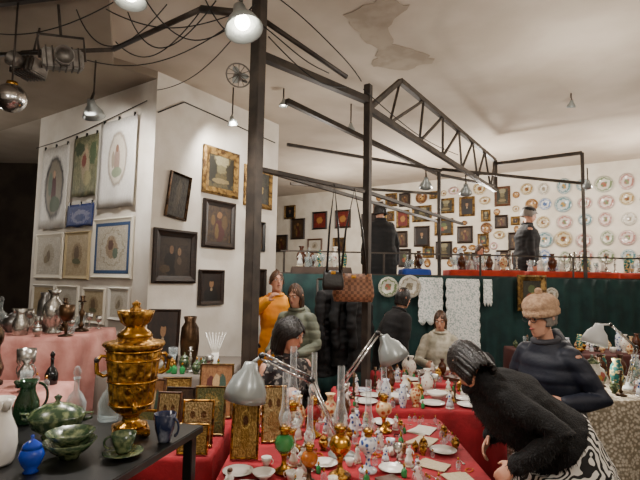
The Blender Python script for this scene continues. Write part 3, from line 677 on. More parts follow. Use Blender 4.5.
def bust(x,y,z):
    r=tag(root('bust_sculpture'),'dark bronze bust of a man on a round socle','sculpture')
    lathe('socle',[(0,0),(.06,0),(.06,.02),(.03,.04),(.03,.07),(.06,.09),(0,.1)],BRONZE,r)
    bm=bmesh.new(); addtube(bm,[(0,0,.1),(0,0,.16)],[.1,.07],14,fu=.6); addtube(bm,[(0,0,.16),(0,-.01,.23)],[.035,.035],10); addball(bm,.052,.065,.075,(0,-.01,.29)); addtube(bm,[(0,-.07,.3),(0,-.085,.275)],[.008,.012],6)
    o=ob('head_and_shoulders',bm,BRONZE,r); md=o.modifiers.new('r','REMESH'); md.mode='VOXEL'; md.voxel_size=.006
    put(r,x,y,z,30)
bust(-1.98,2.98,LZ)
# ---------- middle grey table goods
GZ=.95
def standpic(w,h,fm,cm,x,y,z,rz,lab,cat='icon',fw=.02,tilt=-9,name='framed_icon'):
    o=picture(w,h,fm,cm,fw,.02,name); a=math.radians(-tilt)
    put(o,x,y,z+h/2*math.cos(a)+.004,rz,1,tilt); tag(o,lab,cat); return o
standpic(.26,.44,DWOOD,P_port,-1.26,3.95,GZ,5,'dark framed portrait standing upright on the grey table','picture',.03)
standpic(.16,.22,GOLDF,P_icon,-1.48,3.9,GZ,10,'small gilt framed icon on the grey table','icon',.02)
P1(vase(BRONZE,'bz',1),-1.03,3.9,GZ,0,1.5,'tall dark bronze vase','vase')
P1(vase(SILVER,'s',0),-1.42,3.65,GZ,0,1,'silver vase on the grey table','vase')
def feathers(x,y,z):
    r=tag(root('plume_vase'),'narrow white vase with upright fan of white plumes','vase'); lathe('vase_body',[(0,0),(.03,0),(.02,.05),(.03,.12),(.026,.12),(0,.06)],WCER,r)
    for i in range(7):
        a=(i-3)*.12; tube('plume',[(0,0,.08),(math.sin(a)*.1,0,.16),(math.sin(a)*.22,0,.28)],[.003,.008,.002],WCER,r,6)
    put(r,x,y,z,10)
feathers(-.8,3.8,GZ)
for a,b,c in ((-1.26,3.95,.15),(-1.48,3.9,.1),(-1.03,3.9,.09),(-1.42,3.65,.07),(-.8,3.8,.08)): occ(a,b,c,GZ)
fill(-1.54,-.7,3.52,3.85,GZ,26,[12,13,15,38,22,14,25,37,40,38,34],'on the grey table','goods on the grey table',.75,1.05)
# ---------- red table icons
RZ=.75
ic=[(-.72,3.05,.3,.2,P_relig,BRASS,'wide painted brass framed panel'),(-.64,2.66,.17,.24,P_gold2,BRASSO,'embossed brass icon of two saints'),(-.36,2.5,.14,.29,P_gold,BRASSO,'tall gold covered icon'),(-.24,2.76,.14,.3,P_gold2,BRASSO,'tall embossed gilt icon'),(-.63,2.54,.16,.15,P_gold,BRASSO,'small square gilt icon'),(-.62,2.86,.18,.27,P_gg,GOLDF,'green and gilt patterned icon'),(-.8,2.66,.13,.28,P_gold2,BWOOD,'narrow brass icon'),(-.39,2.74,.13,.28,P_gold2,BRASSO,'brass icon with figures'),(-.8,2.87,.17,.26,P_icon,DWOOD,'dark wooden icon'),(-.93,2.8,.12,.32,P_relig,BWOOD,'tall painted icon'),(-.9,3.14,.18,.26,P_gold,GOLDF,'gilt framed icon'),(-.66,3.2,.22,.34,P_relig,GOLDF,'gilt framed painted icon'),(-.92,2.6,.14,.2,P_gg,BRASS,'small patterned brass icon')]
for x,y,w,h,cm,fm,lab in ic: standpic(w,h,fm,cm,x,y,RZ,random.uniform(-8,8),lab+' on the red cloth',fw=.015,tilt=-12); occ(x,y,w*.5)
# ---------- kerosene lamps
def klamp(fm,bm_,key,ch=.26):
    def f():
        r=root('kerosene_lamp')
        lathe('base',[(0,0),(.05,0),(.052,.012),(.04,.02),(.016,.035),(.011,.06),(.016,.085),(.026,.1),(0,.105)],bm_,r,seg=24)
        lathe('oil_font',[(0,.098),(.026,.1),(.048,.125),(.052,.15),(.04,.178),(.018,.19),(0,.192)],fm,r,seg=24)
        lathe('burner',[(0,.185),(.02,.188),(.022,.2),(.018,.206),(.03,.214),(.03,.224),(.016,.238),(0,.24)],BRASS,r,seg=20,flute=.04,k=10)
        tube('wick_wheel',[(.02,0,.205),(.046,0,.205)],.002,BRASS,r,5); ball('wheel_knob',.004,.008,.008,BRASS,r,(.048,0,.205))
        lathe('chimney',[(.022,.222),(.024,.24),(.033,.265),(.031,.285),(.02,.32),(.0165,.38),(.0165,.24+ch)],CHIM,r,seg=20)
        return r
    return get('kl'+key,f)
for x,y,fm,bm_,key,s,lab in [(-.15,2.32,GLASSG,BRASS,'g',.92,'green glass kerosene lamp with clear chimney'),(.11,2.28,BRASS,BRASSO,'b',1.0,'brass kerosene lamp with tall glass chimney'),(.245,2.35,BLUEW,BLUEW,'bl',.85,'blue and white porcelain kerosene lamp'),(-.03,2.2,GLASSA,BRONZE,'a',.75,'amber glass kerosene lamp'),(-.13,2.62,GLASS,BRASS,'w',1.08,'clear glass and brass kerosene lamp'),(.4,2.95,ORANC,BRASS,'o',.95,'orange porcelain kerosene lamp'),(-.02,2.85,GLASSR,BRASS,'r',.95,'ruby glass kerosene lamp')]:
    P1(klamp(fm,bm_,key),x,y,RZ+.002,random.uniform(-40,40),s,lab+' on the red table','oil lamp','kerosene lamps on the red table'); occ(x,y,.055*s)
# ---------- desk lamps
def desklamp(base,j,h,shc,axis,sr,lab,m=LGREY,lit=0):
    base=V(base); r=tag(root('desk_lamp'),lab,'lamp'); r.location=base
    j,h,shc=V(j)-base,V(h)-base,V(shc)-base; axis=V(axis).normalized()
    lathe('base',[(0,0),(.07,0),(.07,.012),(.02,.02),(.012,.05),(0,.05)],m,r)
    for k in (-1,1):
        o=V((0,.014*k,.012*k)); tube('lower_arm',[o+V((0,0,.04)),o+j],.006,CHROME,r,6); tube('upper_arm',[j+o,h+o],.006,CHROME,r,6)
    tube('spring',[V((.008*math.cos(a*1.2),.008*math.sin(a*1.2),0))+V((0,0,.05)).lerp(j,.1+a*.004) for a in range(60)],.0015,CHROME,r,4)
    ball('joint',.018,.024,.018,BLACK,r,j); ball('head_joint',.016,.02,.016,BLACK,r,h)
    q=axis.to_track_quat('Z','Y'); 
    s=lathe('lamp_shade',[(.0,sr*1.05),(sr*.3,sr*1.0),(sr*.4,sr*.65),(sr*.72,sr*.3),(sr*.95,-sr*.3),(sr,-sr*.7),(sr*.97,-sr*.7),(sr*.92,-sr*.3),(sr*.7,sr*.25),(sr*.35,sr*.6),(0,sr*.85)],m,r,shc,28); s.rotation_mode='QUATERNION'; s.rotation_quaternion=q
    tube('neck',[h,shc+axis*sr*.95],.008,m,r,6)
    ball('bulb',sr*.28,sr*.28,sr*.34,BULB if lit else FROST,r,shc-axis*sr*.05)
desklamp((.13,2.55,.752),(-.03,2.5,1.14),(-.28,2.42,1.27),(-.34,2.38,1.14),(.15,0,1),.104,'grey enamel adjustable desk lamp with wide shade over the icons')
desklamp((.1,2.72,.752),(.12,2.7,1.06),(.33,2.7,1.36),(.4,2.7,1.27),(-.5,0,1),.086,'grey spring arm desk lamp leaning over the crockery')
desklamp((2.5,3.95,.822),(2.58,3.95,1.15),(2.36,3.92,1.33),(2.23,3.9,1.24),(.3,0,1),.1,'pale grey articulated desk lamp over the lace covered table',m=mat('white_enamel','d0d4d4',.3),lit=1)
for a in ((0.13,2.55,.075),(.1,2.72,.075)): occ(*a)
occ(2.5,3.95,.09,.82)
for x,y,s in ((-.36,2.3,.8),(-.3,2.12,.85),(-.25,2.28,.6),(-.16,2.08,.7),(.06,2.08,.7)): 
    if free(x,y,.09*s,RZ): P1(saucer(WCER,'w'),x,y,RZ+.002,0,s,'white porcelain plate at the front of the red table','plate'); occ(x,y,.09*s)
SM=[34,35,22,19,20,21,22,40,29,0,1,2,0,15,37,3]
fill(-.98,-.56,2.52,2.95,RZ,10,[0,1,23,22,34,40],'by the icons','crockery by the icons',.7,.9)
fill(-.42,-.02,1.98,2.45,RZ,24,[0,0,0,3,2,5,0,19],'near the oil lamps','crockery near the oil lamps',.6,.85,60)
fill(-.2,.45,1.98,2.75,RZ,14,[27,32,28,5,6,30,42,43],'between the oil lamps','goods between the oil lamps',.7,.95)
fill(-.2,.5,1.98,2.75,RZ,34,SM,'between the oil lamps','small goods between the oil lamps',.5,.75,60)
fill(.3,.78,1.98,3.2,RZ,20,[27,42,5,28,32,33,27,43,33,42],'on the red cloth','flat goods on the red cloth',.75,.95,60)
fill(.3,.78,1.98,3.2,RZ,64,[29,29,30,31,29,35,22,5,29,30,6,0,40],'on the red cloth','small goods on the red cloth',.4,.65,80)
fill(-.42,.6,2.7,3.2,RZ,22,[7,8,10,38,12,13,19,20,21,15,37,22],'crowded on the red table','ornaments on the red table',.65,.9)
fill(-.42,.6,2.7,3.2,RZ,36,SM,'crowded on the red table','small ornaments on the red table',.5,.75,60)
fill(-.98,-.56,2.85,3.25,RZ,10,[12,38,22,13,38],'behind the icons','ornaments behind the icons',.7,1.0)
for b in ((.18,1.26,3.48,4.15),(.6,1.42,4.35,4.92)):
    fill(*b,RZ,18,[27,28,32,33,5,6,3,42,43],'on the farther red table','flat goods on the farther red table',.9,1.1)
    fill(*b,RZ,16,[16,17,12,13,7,10,38,37,41,22,8],'on the farther red table','ornaments on the farther red table',.6,.85)
    fill(*b,RZ,50,SM+[5,3,6,29,30],'on the farther red table','small ornaments on the farther red table',.55,.85,60)
def fruitvase(x,y,z):
    r=tag(root('porcelain_urn'),'large floral porcelain urn with fruit painted sides and lid','vase'); lathe('foot',[(0,0),(.06,0),(.055,.015),(.025,.03),(.03,.045),(0,.05)],GREENC,r); lathe('body',[(0,.04),(.04,.045),(.085,.09),(.1,.14),(.08,.19),(.05,.21),(.055,.23),(.05,.23),(0,.2)],pic('fruit_porcelain','dcd8cc',[(.5,.55,.14,.18,'b05a4a'),(.35,.5,.1,.12,'c49a4a'),(.62,.45,.1,.12,'5f7a4a')],bg2='d2ccba',nz=.15,rough=.2),r,seg=28)
    lathe('lid',[(.054,.225),(.05,.24),(.02,.26),(.008,.27),(.014,.285),(0,.295)],GREENC,r)
    for s in (-1,1): tube('handle',[(s*.09,0,.11),(s*.125,0,.14),(s*.11,0,.18),(s*.07,0,.19)],.006,BRASS,r,6)
    put(r,x,y,z,20)
fruitvase(2.1,3.74,.822); occ(2.1,3.74,.13,.82)
fill(1.85,3.25,3.6,4.45,.82,56,[7,8,10,12,18,38,39,20,21,0,1,24,25,25,26,40,9,41,5],'on the lace cloth','porcelain on the lace covered table',.7,1.0)
fill(2.35,3.85,5.4,5.95,.88,34,[7,8,10,12,13,38,39,20,21,14,0,1,25,26,41],'on the rear stall','ornaments on the rear stall',.6,.9)
for x0,x1,y in MT:
    fill(x0+.03,x1-.03,y+.02,y+.43,1.84,28,[7,8,9,10,12,13,14,14,18,19,21,24,38,39],'on the mezzanine table','glass and porcelain on the mezzanine',.9,1.35)
# ---------- items on green drape
def onDrape(x,off=.06):
    t=(x+.5)/7.1; return V((x,6.62+.62*t-off-.03,0))
def doily(w,h,x,ztop,lab):
    bm=bmesh.new(); g=[]; n=18; mrow=36
    for j in range(mrow+1):
        row=[]
        for i in range(n+1):
            u=i/n; v=j/mrow; ww=w*(1+.08*abs(math.sin(v*h*22))); zz=-h*v-(.06*abs(math.sin(u*9.4)) if j==mrow else 0)
            row.append(bm.verts.new(((u-.5)*ww,-.008*math.sin(u*15)*v,zz)))
        g.append(row)
    for j in range(mrow):
        for i in range(n): bm.faces.new((g[j][i],g[j][i+1],g[j+1][i+1],g[j+1][i]))
    o=ob('lace_doily',bm,LACE); o.modifiers.new('s','SOLIDIFY').thickness=.003; q=onDrape(x); put(o,q.x,q.y,ztop,5); tag(o,lab,'lace')
doily(.33,.6,1.55,1.71,'long white lace runner pinned to the green drape')
doily(.46,.98,2.01,1.7,'large white lace tablecloth pinned to the green drape')
doily(.12,.32,2.37,1.7,'narrow white lace strip pinned to the drape')
for x,z,r,i,nm in ((1.25,1.58,.16,4,'round white lace doily'),(.95,1.57,.14,1,'green and white round plate'),(3.3,1.5,.1,4,'small round white doily')):
    o=wplate(i); q=onDrape(x); o.location=(q.x,q.y,z); o.rotation_euler=(math.radians(90),0,math.radians(5)); o.scale=(r,r,r); tag(o,nm+' pinned on the green drape','doily')
o=picture(.42,.5,GOLDF,P_still,.08,.05,'framed_painting'); q=onDrape(2.98,.12); put(o,q.x,q.y,1.52,5); tag(o,'gilt framed small painting on the green drape','painting')
# ---------- bags on the rail
def bag(w,h,d,m,strap,lab,q,rz):
    r=tag(root('handbag'),lab,'bag'); bm=bmesh.new(); rings=[]
    for t,(ww,dd) in enumerate([(w*.92,d),(w,d*1.1),(w*.97,d),(w*.9,d*.6),(w*.86,d*.25)]):
        z=-h+h*t/4; R=[]
        for i in range(20):
            a=6.283*i/20; c,s=math.cos(a),math.sin(a); R.append(bm.verts.new((ww/2*math.copysign(abs(c)**.5,c),dd/2*math.copysign(abs(s)**.5,s),z)))
        rings.append(R)
    for P_,Q_ in zip(rings,rings[1:]):
        for i in range(20): j=(i+1)%20; bm.faces.new((P_[i],P_[j],Q_[j],Q_[i]))
    bm.faces.new(rings[0]); bm.faces.new(rings[-1]); ob('body',bm,m,r)
    for k in (-1,1): tube('strap',[(-w*.3,k*d*.15,-.01),(-w*.2,k*d*.1,strap*.5),(0,0,strap),(w*.2,k*d*.1,strap*.5),(w*.3,k*d*.15,-.01)],.009,BLEATH,r,6)
    box('clasp',.04,.01,.03,BRASS,r,(0,-d*.2,-h*.12),.002)
    put(r,q[0],q[1],q[2],rz)
def rail(t,z): q=A.lerp(Bp,t); return (q.x,q.y-.02,z)
bag(.36,.24,.1,TAN,.74,'tan and brown woven check handbag hanging by long black straps',rail(.86,1.71),0)
bag(.18,.16,.06,BLEATH,.72,'black leather purse hanging from the rail',rail(.66,1.73),0)
# ---------- people
def loft(bm,stn,n=16):
    rings=[]
    for c,U,W in stn: rings.append([bm.verts.new(c+U*math.cos(6.28318*k/n)+W*math.sin(6.28318*k/n)) for k in range(n)])
    for A_,B_ in zip(rings,rings[1:]):
        for i in range(n): j=(i+1)%n; bm.faces.new((A_[i],A_[j],B_[j],B_[i]))
    bm.faces.new(rings[0]); bm.faces.new(rings[-1][::-1])
def ik(sh,tg,l1,l2,hint):
    d=tg-sh; L=min(d.length,l1+l2-.004); dr=d.normalized(); a=(l1*l1-l2*l2+L*L)/(2*L); h=math.sqrt(max(0,l1*l1-a*a)); pv=V(hint)-dr*V(hint).dot(dr); pv.normalize()
    return sh+dr*a+pv*h, sh+dr*L
def bake(o,vox,sm=3,fold=0,freq=6,m=None,tufts=0,quilt=0):
    md=o.modifiers.new('r','REMESH'); md.mode='VOXEL'; md.voxel_size=vox; md.use_smooth_shade=True
    if sm: s=o.modifiers.new('s','SMOOTH'); s.iterations=sm; s.factor=.5
    bpy.context.view_layer.update(); dg=bpy.context.evaluated_depsgraph_get(); me=bpy.data.meshes.new_from_object(o.evaluated_get(dg)); o.modifiers.clear(); o.data=me
    if not me.materials: me.materials.append(m)
    if fold or quilt:
        sd=V((random.uniform(0,50),)*3)
        new=[v.co+v.normal*(noise.noise(v.co*freq+sd)*fold+noise.noise(V((v.co.x*freq*1.5,v.co.y*freq*1.5,v.co.z*freq*3.5))+sd)*fold*.5+quilt*(abs(math.sin(v.co.z*38))**.5-.7)) for v in me.vertices]
        for v,c in zip(me.vertices,new): v.co=c
    for f in me.polygons: f.use_smooth=True
    if tufts:
        bm=bmesh.new(); bm.from_mesh(me); fl=[(f.calc_center_median().copy(),f.normal.copy()) for f in bm.faces]
        for k in range(tufts):
            c,nn=random.choice(fl)
            d=(nn*.35+V((random.uniform(-.4,.4),random.uniform(-.4,.4),random.uniform(-1.2,-.4)))).normalized()
            L=random.uniform(.012,.026); sd=nn.cross(d)
            if sd.length<.05: continue
            sd=sd.normalized()*.003
            a=bm.verts.new(c-sd-nn*.003);b=bm.verts.new(c+sd-nn*.003);e=bm.verts.new(c+d*L)
            bm.faces.new((a,b,e))
        bm.to_mesh(me); bm.free()
    return o
def addhand(bm,w,d,pn,s,side,curl):
    d=d.normalized(); pn=(pn-d*pn.dot(d)).normalized(); sd=d.cross(pn)*side
    loft(bm,[(w-d*.01*s,sd*.024*s,pn*.019*s),(w+d*.02*s,sd*.034*s,pn*.016*s),(w+d*.06*s,sd*.041*s,pn*.015*s),(w+d*.088*s,sd*.039*s,pn*.012*s)],10)
    for i,(o,L) in enumerate(((.03,.07),(.011,.08),(-.009,.074),(-.028,.058))):
        p0=w+(d*.082+sd*o)*s; dd=d.copy(); pts=[p0]
        for k,fr in enumerate((.45,.3,.25)):
            ax=dd.cross(pn).normalized(); dd=Matrix.Rotation(curl*(1+.12*i),3,ax)@dd; pts.append(pts[-1]+dd*L*fr*s)
        addtube(bm,pts,[.0098*s,.0092*s,.0082*s,.007*s],8)
    t0=w+(d*.025+sd*.03)*s; addtube(bm,[t0,t0+(d*.028+sd*.024+pn*.012)*s,t0+(d*.055+sd*.032+pn*.024)*s],[.013*s,.0105*s,.0085*s],8)
HP=[(-.118,.022,.024,-.058),(-.1,.042,.045,-.04),(-.065,.056,.07,-.018),(-.025,.066,.086,-.003),(.015,.072,.093,.004),(.055,.072,.094,.008),(.085,.06,.08,.01),(.105,.042,.055,.01),(.116,.02,.028,.01)]
def human(label,x,y,z0=0,face=0,H=1.7,lean=0,seated=False,hl=None,hr=None,head=(0,0),coat=None,coatlen=.25,bulk=1,leg='trousers',legm=None,hair=None,hairlen=.1,hat=None,vox=.008,cfold=.014,cfreq=6,curl=.35,hood=None,scarf=None,skirtlen=.5,fur=False,nup=.5,glasses=False,hipb=1,seat=.5,quilt=0,hairw=1,headoff=(0,0,0)):
    s=H/1.75; X=V((1,0,0))
    ly=math.radians(lean)
    d=V((0,-math.sin(ly),math.cos(ly))).normalized(); f=V((0,-math.cos(ly),-math.sin(ly)))
    hz=(seat if seated else .93*s); hip=V((0,0,hz))
    at=lambda k:hip+d*k*s
    nb=at(.53); nd=(d+V((0,-.12,nup))).normalized(); hc=nb+nd*.175*s+V((0,-.015,0))+V(headoff)
    HR=Matrix.Rotation(math.radians(head[0]),3,'Z')@Matrix.Rotation(math.radians(head[1]),3,'X')
    bm=bmesh.new()
    loft(bm,[(at(-.06),X*.12*s,f*.09*s),(at(0),X*.15*s,f*.11*s),(at(.15),X*.125*s,f*.095*s),(at(.33),X*.155*s,f*.11*s),(at(.45),X*.16*s,f*.085*s),(at(.51),X*.08*s,f*.06*s)])
    addtube(bm,[at(.47),nb+nd*.03*s,hc-nd*.03*s],[.06*s,.052*s,.05*s],12)
    loft(bm,[(hc+HR@V((0,yo*s,z*s)),HR@V((w*s,0,0)),HR@V((0,dd*s,0))) for z,w,dd,yo in HP],18)
    hp=lambda a,b,c: hc+HR@(V((a,b,c))*s)
    addtube(bm,[hp(0,-.088,.018),hp(0,-.104,-.008),hp(0,-.108,-.024)],[.008*s,.011*s,.014*s],8)
    addtube(bm,[hp(-.04,-.078,.03),hp(0,-.092,.028),hp(.04,-.078,.03)],[.01*s,.011*s,.01*s],8)
    addtube(bm,[hp(0,-.085,-.05),hp(0,-.083,-.075)],[.02*s,.016*s],8)
    for q in (-1,1): addtube(bm,[hp(q*.07,.012,.02),hp(q*.08,.02,0),hp(q*.072,.01,-.03)],[.012*s,.016*s,.01*s],8,fu=1,fv=.6)
    J={}
    for q in (-1,1):
        h=hip+V((q*.09*s,0,-.03))
        if seated: kn=V((q*.11*s,-.42*s,hz+.01)); an=V((q*.11*s,-.44*s,.09))
        else: kn=V((q*.1*s,-.02,.5*s)); an=V((q*.1*s,.02,.09*s))
        J[q]=(h,kn,an)
        addtube(bm,[h,h.lerp(kn,.5),kn,kn.lerp(an,.35),an],[.085*s,.075*s,.055*s,.055*s,.038*s],12)
        addtube(bm,[an+V((0,.02,-.04)),an+V((0,-.15*s,-.05))],[.038*s,.03*s],10)
    arms={}
    for q,tg in ((1,hl),(-1,hr)):
        shd=at(.455)+X*q*.175*s
        tg=V(tg) if tg else V((q*.25*s,-.06,hz-.12*s))
        el,wr=ik(shd,tg,.3*s,.27*s,(q*.45,.7,-.5)); arms[q]=(shd,el,wr)
        addtube(bm,[shd,shd.lerp(el,.5),el,el.lerp(wr,.4),wr],[.055*s,.048*s,.038*s,.038*s,.026*s],12)
        fd=(wr-el).normalized(); pn=V((-q*.6,.3,-.5)) if abs(fd.z)<.75 else V((-q,0,0))
        sgn=1
        if (fd.cross((pn-fd*pn.dot(fd)))).dot(V((0,-1,.3)))<0: sgn=-1
        addhand(bm,wr,fd,pn,s,sgn,curl)
    body=ob('person',bm,SKIN); bake(body,vox,2)
    put(body,x,y,z0,face); tag(body,label,'person')
    bm=bmesh.new(); b=bulk*s
    hem=hip+V((0,.0,-coatlen*s))
    if seated: stn=[(at(-.08),X*.19*b,f*.15*b)]
    else: stn=[(hem,X*.2*b,V((0,-1,0))*.155*b),(hip.lerp(hem,.5),X*.195*b,V((0,-1,0))*.15*b)]
    if coatlen<0: stn=[(at(.03),X*.19*b,f*.15*b)]
    stn+=[(at(.06),X*.185*b,f*.145*b),(at(.16),X*.17*b,f*.135*b),(at(.33),X*.19*b,f*.145*b),(at(.44),X*.18*b,f*.115*b),(at(.5),X*.11*b,f*.085*b),(at(.56),X*.075*s,f*.075*s)]
    loft(bm,stn,20)
    ab=min(b,1.08*s)
    for q in (1,-1):
        shd,el,wr=arms[q]; addtube(bm,[shd-X*q*.03*s,shd.lerp(el,.5),el,el.lerp(wr,.5),el.lerp(wr,1.0)],[.075*ab,.067*ab,.058*ab,.053*ab,.045*ab],12)
    if hood: addtube(bm,[at(.5)+X*.1*s-f*.05*s,at(.54)-f*.12*s,at(.5)-X*.1*s-f*.05*s],[.05*s,.065*s,.05*s],12)
    if fur:
        cfold=.012; cfreq=9; addtube(bm,[at(.52)+X*.1*s,at(.56)-f*.08*s,at(.52)-X*.1*s],[.06*s,.075*s,.06*s],12)
    c=ob('coat',bm,coat,body); bake(c,max(vox*1.2,.01),3,cfold,cfreq,coat,6000 if fur else 0,quilt)
    tube('collar',[at(.555)+X*.078*s*math.cos(a*.524)-f*.078*s*math.sin(a*.524) for a in range(12)],.02*s,coat if not scarf else scarf,body,8,closed=True)
    bm=bmesh.new()
    if leg=='skirt':
        g=b*hipb; k=hip+V((0,0,-skirtlen*s)); loft(bm,[(k,X*.26*g,V((0,-1,0))*.25*g),(hip.lerp(k,.5),X*.24*g,V((0,-1,0))*.22*g),(hip.lerp(k,.15),X*.2*g,V((0,-1,0))*.19*g),(at(0),X*.18*g,f*.15*g),(at(.06),X*.16*b,f*.125*b)],20)
        o=ob('skirt',bm,legm,body); bake(o,.014,3,.015,7,legm)
    else:
        loft(bm,[(hip-V((0,0,.1*s)),X*.16*s,V((0,-1,0))*.12*s),(at(0),X*.165*s,f*.125*s),(at(.06),X*.145*s,f*.11*s)],16)
        for q in (1,-1):
            h,kn,an=J[q]; addtube(bm,[h,h.lerp(kn,.5),kn,an+V((0,0,.02))],[.1*s,.09*s,.07*s,.06*s],12)
        o=ob('trousers',bm,legm,body); bake(o,.014,3,.01,7,legm)
    for q in (1,-1):
        an=J[q][2]; bm=bmesh.new(); addtube(bm,[an+V((0,.03,-.045)),an+V((0,-.08*s,-.05)),an+V((0,-.17*s,-.055))],[.045*s,.045*s,.035*s],10); addtube(bm,[an+V((0,0,.05)),an+V((0,0,-.04))],[.05*s,.045*s],10); ob('shoe',bm,BLEATH,body)
    for q in (-1,1):
        ball('eye',.0125*s,.009*s,.009*s,EYEW,body,hp(q*.031,-.0845,.008),8,6); ball('iris',.006*s,.005*s,.0062*s,EYED,body,hp(q*.031,-.0925,.008),8,6)
        tube('eyebrow',[hp(q*.014,-.1,.03),hp(q*.032,-.094,.036),hp(q*.05,-.08,.03)],.0035*s,hair or EYED,body,5)
    tube('lips',[hp(-.02,-.095,-.055),hp(0,-.106,-.053),hp(.02,-.095,-.055)],[.003*s,.007*s,.003*s],LIP,body,6)
    if glasses:
        bm=bmesh.new()
        for q in (-1,1):
            addtube(bm,[hp(q*.032+.024*math.cos(a*.524),-.108,.008+.018*math.sin(a*.524)) for a in range(12)],.0022*s,6,closed=True)
            addtube(bm,[hp(q*.056,-.108,.012),hp(q*.078,-.06,.014),hp(q*.08,.01,.01)],.0022*s,6)
        addtube(bm,[hp(-.01,-.11,.01),hp(.01,-.11,.01)],.0022*s,6); ob('glasses',bm,BLACK,body)
    if hair:
        bm=bmesh.new(); g=[]; na=72; top=.13; zs=[top*math.cos(a*math.pi/16) for a in range(0,9)]
        zs+=[-hairlen*(k/5) for k in range(1,6)]
        for z in zs:
            rr=math.sqrt(max(0,1-(z/top)**2)) if z>0 else 1-.12*(-z/max(.12,hairlen))
            op=0 if z>.07 else min(1.15,(.07-z)*14)
            row=[]
            for i in range(na+1):
                a=-math.pi/2+op+(2*math.pi-2*op)*i/na
                w=(1+.12*noise.noise(V((math.cos(a)*12,math.sin(a)*12,z*10))))*(1+(hairw-1)*(1 if z<.08 else .4))
                row.append(bm.verts.new(hp(.084*rr*math.cos(a)*w,.104*rr*math.sin(a)*w+.008,z*(1+.18*noise.noise(V((a*9,1,1)))))))
            g.append(row)
        for A_,B_ in zip(g,g[1:]):
            for i in range(na): bm.faces.new((A_[i],A_[i+1],B_[i+1],B_[i]))
        bmesh.ops.remove_doubles(bm,verts=bm.verts,dist=.0005)
        o=ob('hair',bm,hair,body); o.modifiers.new('s','SOLIDIFY').thickness=.02
    if hat:
        kind,hm=hat; q=HR.to_quaternion(); hb=hp(0,.01,.02)
        if kind=='beanie': pr=[(.098,-.005),(.106,.0),(.109,.032),(.1,.04),(.108,.056),(.106,.085),(.086,.118),(.054,.138),(0,.146)]
        else: pr=[(.085,.02),(.09,.022),(.094,.055),(.092,.075),(.075,.095),(0,.104)]
        o=lathe('hat',[(a*s,b_*s) for a,b_ in pr],hm,body,hb,72,.025 if kind=='beanie' else 0,18,ey=1.16); o.rotation_mode='QUATERNION'; o.rotation_quaternion=q
        o.modifiers.new('s','SOLIDIFY').thickness=.01
        if kind=='beanie': 
            bm=bmesh.new(); bmesh.ops.create_icosphere(bm,subdivisions=4,radius=.024*s)
            for v in bm.verts: v.co*=1+.15*noise.noise(v.co*180)
            ob('pompom',bm,hm,body,hp(0,.01,.178))
        else:
            bm=bmesh.new(); addball(bm,.05*s,.05*s,.007*s,(0,0,0)); o=ob('hat_brim',bm,hm,body,hp(0,-.085,.045)); o.rotation_mode='QUATERNION'; o.rotation_quaternion=q
    return body
CBLK=mat('black_coat','131214',.85,bump=.2,bscale=60); CFUR=mat('black_fur','080708',.85,bump=.8,bscale=110); CNAVY=mat('navy_coat','121828',.6,bump=.2,bscale=60)
CORG=mat('orange_jacket','f6a31c',.7,c2='e88c16',scale=5); CGRN=mat('sage_puffer','7c826f',.6,c2='646a5a',scale=8); CCRM=mat('cream_fleece','d9d3c2',.9,c2='aca692',scale=10); CGRY=mat('charcoal_coat','151517',.85)
HBLK=mat('black_hair','0e0a08',.4,c2='1e1612',scale=60,stretch=(1,1,.1),bump=.6,bscale=120); HBRN=mat('brown_hair','5e3f28',.5,c2='332012',scale=60,stretch=(1,1,.1),bump=.5,bscale=100); HGRY=mat('grey_hair','7c756e',.6)
KNIT=mat('beige_knit','cba888',.95,c2='ae8c70',scale=40,bump=.8,bscale=90)
ZEB=mat('zebra_print','0f0e0e',.7,c2='e6e2da',scale=11,tex='wave',dist=11,lo=.42,hi=.5)
DJEAN=mat('dark_jeans','1b1f2a',.85); BTR=mat('black_trousers','121214',.85)
human('woman in black fur jacket and zebra skirt bending over a table',1.2,2.42,0,-92,1.64,54,hl=(.22,-.3,.84),hr=(-.2,-.28,.84),head=(-70,66),coat=CFUR,coatlen=-.03,bulk=1.28,leg='skirt',legm=ZEB,hair=HBLK,hairlen=.15,fur=True,skirtlen=.65,nup=-.1,hipb=1.02,hairw=1.05,headoff=(0,.1,.01))
human('older woman in navy padded coat, glasses and beige bobble hat',1.44,2.97,0,-58,1.56,10,hl=(.2,-.22,1.0),hr=(-.2,-.24,.95),head=(-8,10),coat=CNAVY,coatlen=.45,bulk=1.12,legm=BTR,hair=HGRY,hairlen=.05,hat=('beanie',KNIT),hood=True,scarf=mat('grey_scarf','3a3a40',.9),glasses=True,quilt=.006,cfold=.01)
human('seated black haired woman in dark top behind the red table',-.27,3.66,0,40,1.75,6,seated=True,hl=(.16,-.2,.84),hr=(-.16,-.2,.84),head=(20,18),coat=mat('speckled_dark_top','2a292c',.85,c2='a09a92',scale=34,lo=.54,hi=.62),coatlen=.1,bulk=.95,legm=BTR,hair=HBLK,hairlen=.15,seat=.55,hairw=1.2)
human('man in bright orange jacket looking up with one arm raised',-.5,5.6,0,10,1.74,3,hl=(.2,-.3,1.05),hr=(-.12,-.36,1.42),head=(10,-8),coat=CORG,coatlen=.3,legm=DJEAN,hair=HBRN,hairlen=.03,hood=True,cfold=.01)
human('girl in sage green puffer jacket standing with head bowed',-.2,4.95,0,-25,1.6,6,hl=(.16,-.3,.95),hr=(-.16,-.3,.95),head=(0,15),coat=CGRN,coatlen=.3,bulk=1.15,legm=BTR,hair=HBRN,hairlen=.14,hood=True,quilt=.01,cfold=.006)
human('person in black coat leaning over a stall',.78,5.5,0,120,1.6,20,head=(0,15),coat=CBLK,coatlen=.45,bulk=1.18,legm=BTR,hair=HBLK,hairlen=.1)
